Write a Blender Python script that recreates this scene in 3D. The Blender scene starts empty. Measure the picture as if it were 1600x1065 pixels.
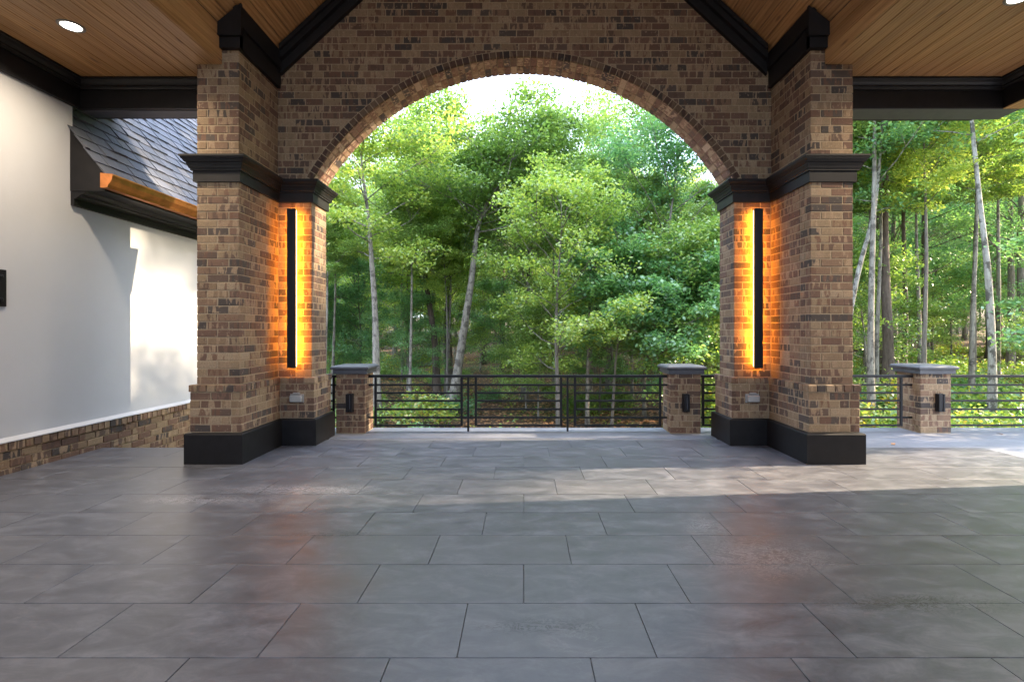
import bpy, math, random
import numpy as np
from mathutils import Vector, Matrix

S = bpy.context.scene
COL = S.collection
R = math.radians
random.seed(7)
rng = np.random.default_rng(7)

# ------------------------------------------------------------------ camera
cam_d = bpy.data.cameras.new("camera")
cam_d.sensor_width = 36.0
cam_d.lens = 785.0 / 1600 * 36
cam_d.shift_x = -18.0 / 1600
cam_d.shift_y = -16.5 / 1600
cam_d.clip_start = 0.05
cam_d.clip_end = 2000
cam = bpy.data.objects.new("camera", cam_d)
cam.location = (0, 0, 1.6)
cam.rotation_euler = (R(90), 0, 0)
COL.objects.link(cam)
S.camera = cam

# ------------------------------------------------------------------ light
SUN_EL, SUN_AZ = 27.0, 5.5            # azimuth: degrees from +X towards +Y
EXPOSURE = 3.62
S.view_settings.view_transform = 'Standard'
S.view_settings.look = 'None'
S.view_settings.gamma = 1
S.view_settings.exposure = EXPOSURE
W = bpy.data.worlds.new("World"); S.world = W; W.use_nodes = True
nt = W.node_tree; nt.nodes.clear()
out = nt.nodes.new('ShaderNodeOutputWorld'); bg = nt.nodes.new('ShaderNodeBackground')
sky = nt.nodes.new('ShaderNodeTexSky'); sky.sky_type = 'NISHITA'; sky.sun_disc = False
sky.sun_elevation = R(SUN_EL); sky.sun_rotation = R(90 - SUN_AZ)
sky.dust_density = 2.0
tc = nt.nodes.new('ShaderNodeTexCoord')
mp = nt.nodes.new('ShaderNodeMapping'); mp.inputs['Scale'].default_value = (1.6, 1.6, 4.0)
no = nt.nodes.new('ShaderNodeTexNoise'); no.inputs['Scale'].default_value = 2.2; no.inputs['Detail'].default_value = 6
cr = nt.nodes.new('ShaderNodeValToRGB')
cr.color_ramp.elements[0].position = 0.30; cr.color_ramp.elements[0].color = (1.9, 2.4, 3.3, 1)
cr.color_ramp.elements[1].position = 0.62; cr.color_ramp.elements[1].color = (3.6, 4.1, 5.0, 1)
mx = nt.nodes.new('ShaderNodeMix'); mx.data_type = 'RGBA'; mx.inputs[0].default_value = 0.75
L = nt.links.new
L(tc.outputs['Generated'], mp.inputs[0]); L(mp.outputs[0], no.inputs['Vector'])
L(no.outputs[0], cr.inputs[0]); L(sky.outputs[0], mx.inputs[6])
# overcast layer: brighter towards the zenith (CIE overcast law, the same all round)
sx = nt.nodes.new('ShaderNodeSeparateXYZ'); L(tc.outputs['Generated'], sx.inputs[0])
mr = nt.nodes.new('ShaderNodeMapRange'); mr.inputs[1].default_value = 0; mr.inputs[2].default_value = 1; mr.inputs[3].default_value = .45; mr.inputs[4].default_value = 1.32
L(sx.outputs[2], mr.inputs[0])
vm = nt.nodes.new('ShaderNodeVectorMath'); vm.operation = 'SCALE'; L(cr.outputs[0], vm.inputs[0]); L(mr.outputs[0], vm.inputs['Scale']); L(vm.outputs[0], mx.inputs[7])
L(mx.outputs[2], bg.inputs[0]); bg.inputs[1].default_value = 0.135
L(bg.outputs[0], out.inputs[0])
sun_d = bpy.data.lights.new("sun", 'SUN'); sun_d.energy = 2.2; sun_d.angle = R(0.6); sun_d.color = (1.0, 0.80, 0.55)
sun = bpy.data.objects.new("sun", sun_d); COL.objects.link(sun)
sd = Vector((math.cos(R(SUN_EL)) * math.cos(R(SUN_AZ)), math.cos(R(SUN_EL)) * math.sin(R(SUN_AZ)), math.sin(R(SUN_EL))))
sun.rotation_euler = sd.to_track_quat('Z', 'Y').to_euler()
sun.location = (30, 5, 20)

S.cycles.diffuse_bounces = 8; S.cycles.transmission_bounces = 8; S.cycles.max_bounces = 12
# ------------------------------------------------------------------ helpers: objects
def tag(o, label=None, cat=None, group=None, kind=None):
    if label: o['label'] = label
    if cat: o['category'] = cat
    if group: o['group'] = group
    if kind: o['kind'] = kind
    return o

def empty(name, loc=(0, 0, 0), rz=0):
    o = bpy.data.objects.new(name, None); COL.objects.link(o)
    o.location = loc; o.rotation_euler = (0, 0, rz); o.empty_display_size = 0.2
    return o

class Geo:
    def __init__(s): s.v = []; s.f = []
    def add(s, v, f):
        n = len(s.v); s.v.extend(v); s.f.extend([tuple(i + n for i in q) for q in f]); return s
    def box(s, x0, x1, y0, y1, z0, z1, c=0.0):
        v, f = boxgeo(x1 - x0, y1 - y0, z1 - z0, c)
        cx, cy, cz = (x0 + x1) / 2, (y0 + y1) / 2, (z0 + z1) / 2
        return s.add([(a + cx, b + cy, d + cz) for a, b, d in v], f)
    def mesh(s, name, mat):
        m = bpy.data.meshes.new(name); m.from_pydata(s.v, [], s.f); m.update()
        if mat: m.materials.append(mat)
        return m
    def obj(s, name, mat, parent=None, smooth=False):
        m = s.mesh(name, mat)
        if smooth: m.polygons.foreach_set('use_smooth', [True] * len(m.polygons))
        return link(name, m, parent)

def link(name, mesh, parent=None, loc=(0, 0, 0)):
    o = bpy.data.objects.new(name, mesh); COL.objects.link(o); o.location = loc
    if parent: o.parent = parent
    return o

def boxgeo(sx, sy, sz, c=0.0):
    hx, hy, hz = sx / 2, sy / 2, sz / 2
    if c <= 0:
        v = [(-hx, -hy, -hz), (hx, -hy, -hz), (hx, hy, -hz), (-hx, hy, -hz), (-hx, -hy, hz), (hx, -hy, hz), (hx, hy, hz), (-hx, hy, hz)]
        return v, [(0, 3, 2, 1), (4, 5, 6, 7), (0, 1, 5, 4), (1, 2, 6, 5), (2, 3, 7, 6), (3, 0, 4, 7)]
    v = []; idx = {}
    for i, a in enumerate((-1, 1)):
        for j, b in enumerate((-1, 1)):
            for k, d in enumerate((-1, 1)):
                p = (a * hx, b * hy, d * hz)
                for ax in range(3):
                    q = list(p)
                    for o2 in range(3):
                        if o2 != ax: q[o2] -= (a, b, d)[o2] * c
                    idx[(i, j, k, ax)] = len(v); v.append(tuple(q))
    f = []
    I = lambda i, j, k, ax: idx[(i, j, k, ax)]
    for s in (0, 1):
        q = [I(s, 0, 0, 0), I(s, 1, 0, 0), I(s, 1, 1, 0), I(s, 0, 1, 0)]; f.append(tuple(q if s else q[::-1]))
        q = [I(0, s, 0, 1), I(1, s, 0, 1), I(1, s, 1, 1), I(0, s, 1, 1)]; f.append(tuple(q[::-1] if s else q))
        q = [I(0, 0, s, 2), I(1, 0, s, 2), I(1, 1, s, 2), I(0, 1, s, 2)]; f.append(tuple(q if s else q[::-1]))
    C = Vector((0, 0, 0))
    def outw(q):
        p = [Vector(v[i]) for i in q]; n = (p[1] - p[0]).cross(p[2] - p[0]); m = sum(p, Vector()) / len(p)
        return tuple(q) if n.dot(m) > 0 else tuple(q[::-1])
    for a in (0, 1):
        for b in (0, 1):
            f.append(outw([I(a, b, 0, 0), I(a, b, 1, 0), I(a, b, 1, 1), I(a, b, 0, 1)]))
            f.append(outw([I(a, 0, b, 0), I(a, 1, b, 0), I(a, 1, b, 2), I(a, 0, b, 2)]))
            f.append(outw([I(0, a, b, 1), I(1, a, b, 1), I(1, a, b, 2), I(0, a, b, 2)]))
            for k in (0, 1): f.append(outw([I(a, b, k, 0), I(a, b, k, 1), I(a, b, k, 2)]))
    return v, f

def prism_xz(pts, y0, y1):
    """polygon pts (x,z), counter-clockwise seen from -Y, extruded y0..y1"""
    n = len(pts)
    v = [(x, y0, z) for x, z in pts] + [(x, y1, z) for x, z in pts]
    f = [tuple(range(n)), tuple(range(2 * n - 1, n - 1, -1))]
    f += [(i, i + n, (i + 1) % n + n, (i + 1) % n) for i in range(n)]
    return v, f

def offset_path(path, off, closed):
    """offset to the right of travel direction, mitred"""
    n = len(path); res = []
    for i in range(n):
        p = Vector(path[i])
        def nrm(a, b):
            d = (Vector(b) - Vector(a)).normalized(); return Vector((d.y, -d.x))
        if closed or (0 < i < n - 1):
            n1 = nrm(path[i - 1], path[i]); n2 = nrm(path[i], path[(i + 1) % n])
            m = n1 + n2; m = m / (m.dot(n1))
        elif i == 0: m = nrm(path[0], path[1])
        else: m = nrm(path[-2], path[-1])
        res.append(p + m * off)
    return res

def sweep(path, profile, closed):
    """profile: closed loop of (offset, z)"""
    g = Geo(); rows = [offset_path(path, o, closed) for o, z in profile]
    n = len(path); m = len(profile)
    for j, (o, z) in enumerate(profile):
        g.v += [(p.x, p.y, z) for p in rows[j]]
    segs = n if closed else n - 1
    for j in range(m):
        j2 = (j + 1) % m
        for i in range(segs):
            i2 = (i + 1) % n
            g.f.append((j * n + i, j * n + i2, j2 * n + i2, j2 * n + i))
    if not closed:
        g.f.append(tuple(j * n for j in range(m))); g.f.append(tuple(j * n + n - 1 for j in range(m))[::-1])
    return g

def fix_normals(o):
    import bmesh
    bm = bmesh.new(); bm.from_mesh(o.data); bmesh.ops.recalc_face_normals(bm, faces=bm.faces); bm.to_mesh(o.data); bm.free()
    return o

def tube(g, pts, rads, n=6):
    pts = [Vector(p) for p in pts]; base = len(g.v); k = len(pts)
    ref = Vector((0.3, 1, 0.1)).normalized()
    for i, p in enumerate(pts):
        d = (pts[min(i + 1, k - 1)] - pts[max(i - 1, 0)]).normalized()
        a = d.cross(ref)
        if a.length < 1e-3: a = d.cross(Vector((1, 0, 0)))
        a.normalize(); b = d.cross(a)
        for j in range(n):
            t = 2 * math.pi * j / n
            q = p + (a * math.cos(t) + b * math.sin(t)) * rads[i]
            g.v.append((q.x, q.y, q.z))
    for i in range(k - 1):
        for j in range(n):
            j2 = (j + 1) % n
            g.f.append((base + i * n + j, base + i * n + j2, base + (i + 1) * n + j2, base + (i + 1) * n + j))
    g.f.append(tuple(base + j for j in range(n))[::-1]); g.f.append(tuple(base + (k - 1) * n + j for j in range(n)))

# ------------------------------------------------------------------ helpers: materials
def newmat(name):
    m = bpy.data.materials.new(name); m.use_nodes = True
    t = m.node_tree; b = t.nodes['Principled BSDF']; return m, t, b
def N(t, typ, **kw):
    n = t.nodes.new(typ)
    for k, v in kw.items():
        if k.startswith('i_'): n.inputs[k[2:].replace('_', ' ')].default_value = v
        else: setattr(n, k, v)
    return n
def ramp(t, stops, fac=None, interp='LINEAR'):
    n = t.nodes.new('ShaderNodeValToRGB'); e = n.color_ramp.elements; n.color_ramp.interpolation = interp
    while len(e) < len(stops): e.new(0.5)
    for s, (p, c) in zip(e, stops): s.position = p; s.color = (*c, 1) if len(c) == 3 else c
    if fac is not None: t.links.new(fac, n.inputs[0])
    return n
def mathn(t, op, a, b=None):
    n = t.nodes.new('ShaderNodeMath'); n.operation = op
    for i, x in enumerate((a, b)):
        if x is None: continue
        if isinstance(x, (int, float)): n.inputs[i].default_value = x
        else: t.links.new(x, n.inputs[i])
    return n.outputs[0]
def mixc(t, fac, a, b, mode='MIX'):
    n = t.nodes.new('ShaderNodeMix'); n.data_type = 'RGBA'; n.blend_type = mode
    for i, x in ((0, fac), (6, a), (7, b)):
        if isinstance(x, (int, float)): n.inputs[i].default_value = x
        elif isinstance(x, tuple): n.inputs[i].default_value = (*x, 1)
        else: t.links.new(x, n.inputs[i])
    return n.outputs[2]
def noise(t, scale, detail=4, rough=0.55, vec=None, dist=0.0):
    n = N(t, 'ShaderNodeTexNoise'); n.inputs['Scale'].default_value = scale; n.inputs['Detail'].default_value = detail
    n.inputs['Roughness'].default_value = rough; n.inputs['Distortion'].default_value = dist
    if vec is not None: t.links.new(vec, n.inputs['Vector'])
    return n.outputs[0]
def bump(t, b, h, strength=0.3, dist=0.01):
    n = N(t, 'ShaderNodeBump'); n.inputs['Strength'].default_value = strength; n.inputs['Distance'].default_value = dist
    t.links.new(h, n.inputs['Height']); t.links.new(n.outputs[0], b.inputs['Normal'])
def world_pos(t): return N(t, 'ShaderNodeNewGeometry').outputs['Position']
def mapped(t, vec, scale=(1, 1, 1), loc=None):
    m = N(t, 'ShaderNodeMapping'); m.inputs['Scale'].default_value = scale; t.links.new(vec, m.inputs[0])
    if loc is not None: t.links.new(loc, m.inputs['Location'])
    return m.outputs[0]
def rnd(t):
    a = N(t, 'ShaderNodeObjectInfo').outputs['Random']; b = N(t, 'ShaderNodeNewGeometry').outputs['Random Per Island']
    return mathn(t, 'FRACT', mathn(t, 'ADD', a, b))
def combine(t, x, y, z):
    n = N(t, 'ShaderNodeCombineXYZ')
    for i, v in enumerate((x, y, z)):
        if isinstance(v, (int, float)): n.inputs[i].default_value = v
        else: t.links.new(v, n.inputs[i])
    return n.outputs[0]

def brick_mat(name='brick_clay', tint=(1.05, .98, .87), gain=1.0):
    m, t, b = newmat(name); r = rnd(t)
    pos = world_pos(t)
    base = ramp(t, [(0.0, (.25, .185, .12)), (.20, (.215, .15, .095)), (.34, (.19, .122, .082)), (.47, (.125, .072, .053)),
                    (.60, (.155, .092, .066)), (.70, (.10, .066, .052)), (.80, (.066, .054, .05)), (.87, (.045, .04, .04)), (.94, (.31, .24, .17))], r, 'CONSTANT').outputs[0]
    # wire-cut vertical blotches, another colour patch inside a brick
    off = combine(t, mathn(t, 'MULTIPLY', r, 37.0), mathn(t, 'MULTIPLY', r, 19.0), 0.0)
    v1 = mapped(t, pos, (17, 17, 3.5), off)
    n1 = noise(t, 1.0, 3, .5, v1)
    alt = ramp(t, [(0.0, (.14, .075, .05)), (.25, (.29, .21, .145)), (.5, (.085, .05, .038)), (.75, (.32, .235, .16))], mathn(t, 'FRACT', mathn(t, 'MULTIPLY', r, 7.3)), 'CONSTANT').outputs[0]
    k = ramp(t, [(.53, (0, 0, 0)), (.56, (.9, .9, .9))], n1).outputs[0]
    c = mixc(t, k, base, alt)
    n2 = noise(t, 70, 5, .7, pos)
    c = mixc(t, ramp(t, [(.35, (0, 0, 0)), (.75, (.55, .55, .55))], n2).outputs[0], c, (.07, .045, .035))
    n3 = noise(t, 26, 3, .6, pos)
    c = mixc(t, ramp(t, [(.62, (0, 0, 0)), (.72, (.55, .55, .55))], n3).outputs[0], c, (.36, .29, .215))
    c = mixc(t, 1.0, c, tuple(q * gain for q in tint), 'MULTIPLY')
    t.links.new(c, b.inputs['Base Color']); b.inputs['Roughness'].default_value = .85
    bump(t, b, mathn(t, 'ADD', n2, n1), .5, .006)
    return m
def simple(name, col, rough=.6, metal=0, ns=0, amt=.2, bs=0, bd=.003, spec=.5):
    m, t, b = newmat(name); b.inputs['Roughness'].default_value = rough; b.inputs['Metallic'].default_value = metal
    b.inputs['Specular IOR Level'].default_value = spec
    if ns:
        n = noise(t, ns, 5, .6, world_pos(t))
        c = mixc(t, ramp(t, [(.3, (0, 0, 0)), (.7, (1, 1, 1))], n).outputs[0], tuple(x * (1 - amt) for x in col), tuple(min(1, x * (1 + amt)) for x in col))
        t.links.new(c, b.inputs['Base Color'])
        if bs: bump(t, b, n, bs, bd)
    else: b.inputs['Base Color'].default_value = (*col, 1)
    return m
def emis(name, col, s):
    m, t, b = newmat(name); b.inputs['Base Color'].default_value = (0, 0, 0, 1)
    b.inputs['Emission Color'].default_value = (*col, 1); b.inputs['Emission Strength'].default_value = s; return m

M = {}
M['brick'] = brick_mat()
M['brick_lit'] = brick_mat('lit_soffit_brick_clay', (1.02, .97, .97), 1.95)  # same brick lightened for the soffit: outside bounce light put into the colour
M['brick_shaded'] = brick_mat('shaded_front_brick_clay', (1.05, .90, .80), .55)  # same brick darkened for the arch front: interior shade put into the colour
M['mortar'] = simple('mortar', (.30, .225, .145), .95, 0, 60, .22, .5, .004)
M['trim'] = simple('dark_painted_trim', (.0085, .0078, .0088), .5, 0, 9, .3, .08, .002, .32)
M['metal'] = simple('black_powder_coated_metal', (.007, .007, .009), .42, 0, 0, spec=.35)
M['cap'] = simple('grey_painted_cap', (.065, .067, .078), .5, 0, 12, .15, .1, .001)
M['copper'] = simple('copper', (.72, .27, .09), .33, .85, 6, .25)
M['plastic'] = simple('clear_grey_plastic', (.32, .32, .31), .25, 0, 0)
M['lampring'] = simple('grey_lamp_ring', (.16, .15, .14), .4)
M['lens'] = emis('lit_lamp_lens', (1, .93, .8), 3)
M['led'] = emis('amber_led_strip', (1, .335, .016), 21)
M['ledline'] = emis('led_diffuser_line', (1, .62, .25), 1.5)

def stucco_mat():
    m, t, b = newmat('stucco'); p = world_pos(t)
    n = noise(t, 1.3, 4, .6, p); f = noise(t, 160, 4, .7, p); g = noise(t, 14, 4, .6, p)
    c = mixc(t, n, (.40, .408, .43), (.47, .478, .50)); c = mixc(t, mathn(t, 'MULTIPLY', f, .25), c, (.36, .36, .37))
    t.links.new(c, b.inputs['Base Color']); b.inputs['Roughness'].default_value = .92
    bump(t, b, mathn(t, 'ADD', f, mathn(t, 'MULTIPLY', g, .8)), .35, .004); return m
M['stucco'] = stucco_mat()

def wood_mat():
    m, t, b = newmat('stained_pine_boards'); r = rnd(t); p = world_pos(t)
    off = combine(t, mathn(t, 'MULTIPLY', r, 31.0), mathn(t, 'MULTIPLY', r, 17.0), mathn(t, 'MULTIPLY', r, 7.0))
    v = mapped(t, p, (16, .55, 16), off)
    n = noise(t, 1.6, 5, .6, v, 1.2)
    w = N(t, 'ShaderNodeTexWave'); w.wave_type = 'BANDS'; w.bands_direction = 'X'
    w.inputs['Scale'].default_value = .55; w.inputs['Distortion'].default_value = 7; w.inputs['Detail'].default_value = 3; w.inputs['Detail Scale'].default_value = .6
    t.links.new(v, w.inputs['Vector'])
    g = mathn(t, 'ADD', mathn(t, 'MULTIPLY', n, .85), mathn(t, 'MULTIPLY', w.outputs[0], .15))
    c = ramp(t, [(.3, (.20, .092, .030)), (.5, (.38, .20, .075)), (.7, (.53, .30, .125))], g).outputs[0]
    # per board tone
    c = mixc(t, mathn(t, 'MULTIPLY', mathn(t, 'FRACT', mathn(t, 'MULTIPLY', r, 5.7)), .5), c, (.25, .13, .06))
    # knots
    vk = mapped(t, p, (7, 1.6, 7), off)
    vo = N(t, 'ShaderNodeTexVoronoi'); vo.inputs['Scale'].default_value = .8; t.links.new(vk, vo.inputs['Vector'])
    kn = ramp(t, [(.05, (.85, .85, .85)), (.13, (0, 0, 0))], vo.outputs['Distance']).outputs[0]
    c = mixc(t, kn, c, (.13, .06, .028))
    t.links.new(c, b.inputs['Base Color']); b.inputs['Roughness'].default_value = .48
    bump(t, b, n, .12, .003); return m
M['wood'] = wood_mat()

def tile_mat():
    m, t, b = newmat('porcelain_floor_tile'); r = rnd(t); p = world_pos(t)
    off = combine(t, mathn(t, 'MULTIPLY', r, 23.0), mathn(t, 'MULTIPLY', r, 11.0), 0.0)
    v = mapped(t, p, (1.3, 2.6, 1), off)
    n = noise(t, 2.6, 9, .72, v, .5)
    c = ramp(t, [(.34, (.042, .044, .056)), (.5, (.080, .083, .100)), (.66, (.145, .149, .170))], n).outputs[0]
    c = mixc(t, mathn(t, 'MULTIPLY', mathn(t, 'FRACT', mathn(t, 'MULTIPLY', r, 3.3)), .35), c, (.094, .090, .096))
    f = noise(t, 95, 3, .6, p); c = mixc(t, mathn(t, 'MULTIPLY', f, .22), c, (.15, .15, .16))
    # dried puddle outlines
    q = noise(t, 3.0, 6, .68, mapped(t, p, (1, 2.2, 1)), 1.6)
    line = ramp(t, [(.485, (0, 0, 0)), (.5, (1, 1, 1)), (.515, (0, 0, 0))], q).outputs[0]
    q2 = ramp(t, [(.56, (0, 0, 0)), (.66, (1, 1, 1))], noise(t, .55, 2, .5, p)).outputs[0]
    c = mixc(t, mathn(t, 'MULTIPLY', mathn(t, 'MULTIPLY', line, q2), .5), c, (.26, .25, .24))
    dk = ramp(t, [(.60, (0, 0, 0)), (.66, (1, 1, 1))], noise(t, 9, 6, .75, mapped(t, p, (1, 2.4, 1)), 1.0)).outputs[0]
    q3 = ramp(t, [(.57, (0, 0, 0)), (.66, (1, 1, 1))], noise(t, .7, 2, .5, mapped(t, p, (1, 1, 1), combine(t, 4.0, 9.0, 0.0)))).outputs[0]
    wet = mathn(t, 'MULTIPLY', dk, q3)
    c = mixc(t, mathn(t, 'MULTIPLY', wet, .45), c, (.03, .028, .026))
    def spot(cx, cy, rx, ry):
        d = N(t, 'ShaderNodeVectorMath'); d.operation = 'LENGTH'
        t.links.new(mapped(t, p, (1 / rx, 1 / ry, 0), combine(t, -cx / rx, -cy / ry, 0.0)), d.inputs[0])
        dd = mathn(t, 'ADD', d.outputs['Value'], mathn(t, 'MULTIPLY', noise(t, 2.6, 6, .75, p), 2.2))
        return ramp(t, [(.40, (1, 1, 1)), (.78, (0, 0, 0))], mathn(t, 'MULTIPLY', dd, .333)).outputs[0]
    rip = noise(t, 7.0, 5, .72, mapped(t, p, (1, 1.9, 1)), 2.2)
    net = ramp(t, [(.45, (0, 0, 0)), (.485, (1, 1, 1)), (.515, (1, 1, 1)), (.55, (0, 0, 0))], rip).outputs[0]
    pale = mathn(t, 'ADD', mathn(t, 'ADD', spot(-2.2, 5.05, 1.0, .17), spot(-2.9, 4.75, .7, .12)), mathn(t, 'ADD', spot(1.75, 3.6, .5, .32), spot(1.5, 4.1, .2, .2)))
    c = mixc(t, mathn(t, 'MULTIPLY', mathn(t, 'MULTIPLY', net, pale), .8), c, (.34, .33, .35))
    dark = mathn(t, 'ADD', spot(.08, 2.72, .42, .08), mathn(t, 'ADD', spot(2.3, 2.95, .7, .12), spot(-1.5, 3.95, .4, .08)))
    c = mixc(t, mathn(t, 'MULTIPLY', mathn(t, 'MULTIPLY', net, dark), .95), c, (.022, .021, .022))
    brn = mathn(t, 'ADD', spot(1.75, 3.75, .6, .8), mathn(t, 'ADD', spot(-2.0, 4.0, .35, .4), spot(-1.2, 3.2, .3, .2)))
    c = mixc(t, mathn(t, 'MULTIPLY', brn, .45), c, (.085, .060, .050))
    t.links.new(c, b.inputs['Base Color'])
    ro = ramp(t, [(.3, (.33, .33, .33)), (.7, (.46, .46, .46))], n).outputs[0]
    t.links.new(mathn(t, 'SUBTRACT', ro, mathn(t, 'MULTIPLY', wet, .08)), b.inputs['Roughness'])
    b.inputs['Specular IOR Level'].default_value = .45
    bump(t, b, mathn(t, 'ADD', mathn(t, 'MULTIPLY', n, .4), mathn(t, 'MULTIPLY', f, .3)), .12, .002); return m
M['tile'] = tile_mat()
M['grout'] = simple('grout', (.19, .19, .19), .9, 0, 40, .2)
M['deck'] = simple('painted_concrete_deck', (.155, .16, .185), .55, 0, 3.5, .16, .12, .002)

def shingle_mat():
    m, t, b = newmat('asphalt_shingle'); r = rnd(t); p = world_pos(t)
    c = ramp(t, [(0, (.060, .070, .098)), (.4, (.088, .095, .124)), (.7, (.045, .053, .076)), (1, (.12, .112, .115))], r).outputs[0]
    f = noise(t, 130, 3, .7, p); c = mixc(t, mathn(t, 'MULTIPLY', f, .4), c, (.10, .105, .125))
    t.links.new(c, b.inputs['Base Color']); b.inputs['Roughness'].default_value = .9; bump(t, b, f, .5, .004); return m
M['shingle'] = shingle_mat()

def leaf_mat(name, cols, transl=.5, bright=1.75):
    m = bpy.data.materials.new(name); m.use_nodes = True; t = m.node_tree; t.nodes.clear()
    o = N(t, 'ShaderNodeOutputMaterial'); g = N(t, 'ShaderNodeNewGeometry'); oi = N(t, 'ShaderNodeObjectInfo')
    f = mathn(t, 'ADD', mathn(t, 'MULTIPLY', g.outputs['Random Per Island'], .65), mathn(t, 'MULTIPLY', oi.outputs['Random'], .22))
    f = mathn(t, 'ADD', f, mathn(t, 'MULTIPLY', noise(t, .35, 2, .5, g.outputs['Position']), .25))
    k = len(cols); cl = ramp(t, [(.05 + .95 * i / (k - 1), tuple(x * bright for x in c)) for i, c in enumerate(cols)], f).outputs[0]
    d = N(t, 'ShaderNodeBsdfDiffuse'); tr = N(t, 'ShaderNodeBsdfTranslucent'); gl = N(t, 'ShaderNodeBsdfGlossy')
    gl.inputs['Roughness'].default_value = .38; gl.inputs['Color'].default_value = (.6, .6, .6, 1)
    t.links.new(cl, d.inputs[0])
    t.links.new(mixc(t, .5, cl, (.30, .34, .03), 'ADD') if False else mixc(t, .6, cl, mixc(t, 1.0, cl, (1.6, 1.6, .7), 'MULTIPLY')), tr.inputs[0])
    m1 = N(t, 'ShaderNodeMixShader'); m1.inputs[0].default_value = transl
    t.links.new(d.outputs[0], m1.inputs[1]); t.links.new(tr.outputs[0], m1.inputs[2])
    m2 = N(t, 'ShaderNodeMixShader'); m2.inputs[0].default_value = .11
    t.links.new(m1.outputs[0], m2.inputs[1]); t.links.new(gl.outputs[0], m2.inputs[2]); t.links.new(m2.outputs[0], o.inputs[0])
    return m
M['leaf_green'] = leaf_mat('leaf_green', [(.04, .085, .025), (.085, .155, .04), (.145, .215, .055), (.23, .28, .07)])
M['leaf_yellow'] = leaf_mat('leaf_yellow_green', [(.06, .12, .03), (.13, .205, .045), (.20, .265, .055), (.30, .32, .07)])
M['leaf_cool'] = leaf_mat('leaf_cool_green', [(.03, .085, .045), (.065, .155, .07), (.11, .215, .085), (.18, .28, .10)])
M['leaf_pine'] = leaf_mat('needle_green', [(.035, .06, .025), (.06, .09, .035), (.10, .13, .045)], .2)
M['leaf_mixed'] = leaf_mat('leaf_mixed', [(.04, .10, .03), (.09, .17, .04), (.15, .22, .05), (.22, .26, .05), (.35, .20, .04)])
M['litter'] = leaf_mat('fallen_leaf', [(.13, .06, .03), (.20, .095, .045), (.27, .14, .07), (.33, .20, .10)], .1)

def bark_mat(name, a, bcol, scale=14, blotch=None):
    m, t, b = newmat(name); p = world_pos(t)
    n = noise(t, scale, 6, .7, mapped(t, p, (1, 1, .22)))
    c = mixc(t, ramp(t, [(.35, (0, 0, 0)), (.65, (1, 1, 1))], n).outputs[0], a, bcol)
    if blotch:
        n2 = noise(t, 5, 4, .65, mapped(t, p, (1, 1, .8)))
        c = mixc(t, ramp(t, [(.5, (0, 0, 0)), (.58, (1, 1, 1))], n2).outputs[0], c, blotch)
    t.links.new(c, b.inputs['Base Color']); b.inputs['Roughness'].default_value = .9; bump(t, b, n, .8, .03); return m
M['bark_pale'] = bark_mat('pale_bark', (.17, .145, .12), (.33, .30, .255), 12, (.11, .095, .08))
M['bark_grey'] = bark_mat('grey_bark', (.10, .085, .07), (.21, .185, .155))
M['bark_brown'] = bark_mat('brown_bark', (.06, .042, .033), (.14, .105, .08), 10)
M['bark_white'] = bark_mat('white_mottled_bark', (.22, .20, .18), (.40, .38, .34), 12, (.10, .09, .075))

def ground_mat():
    m, t, b = newmat('forest_floor'); p = world_pos(t)
    n = noise(t, .35, 5, .6, p); f = noise(t, 9, 6, .7, p)
    c = mixc(t, f, (.065, .034, .019), (.135, .075, .042))
    c = mixc(t, ramp(t, [(.50, (0, 0, 0)), (.62, (.75, .75, .75))], n).outputs[0], c, (.045, .075, .018))
    t.links.new(c, b.inputs['Base Color']); b.inputs['Roughness'].default_value = .95; bump(t, b, f, .8, .05); return m
M['ground'] = ground_mat()

# ------------------------------------------------------------------ bricks
BL, BH, JO = 0.25, 0.0965, 0.0125      # unit length, course height, joint
PROUD, TB = 0.005, 0.113
_bm = {}
def brick_mesh(sx, sy, sz):
    key = (round(sx, 3), round(sy, 3), round(sz, 3), random.randrange(4))
    if key not in _bm:
        v, f = boxgeo(key[0], key[1], key[2], .0045)
        v = [(a + random.uniform(-.0016, .0016), b + random.uniform(-.0016, .0016), c + random.uniform(-.0018, .0018)) for a, b, c in v]
        m = bpy.data.meshes.new('brick'); m.from_pydata(v, [], f); m.update(); m.materials.append(M['brick']); _bm[key] = m
    return _bm[key]

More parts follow.
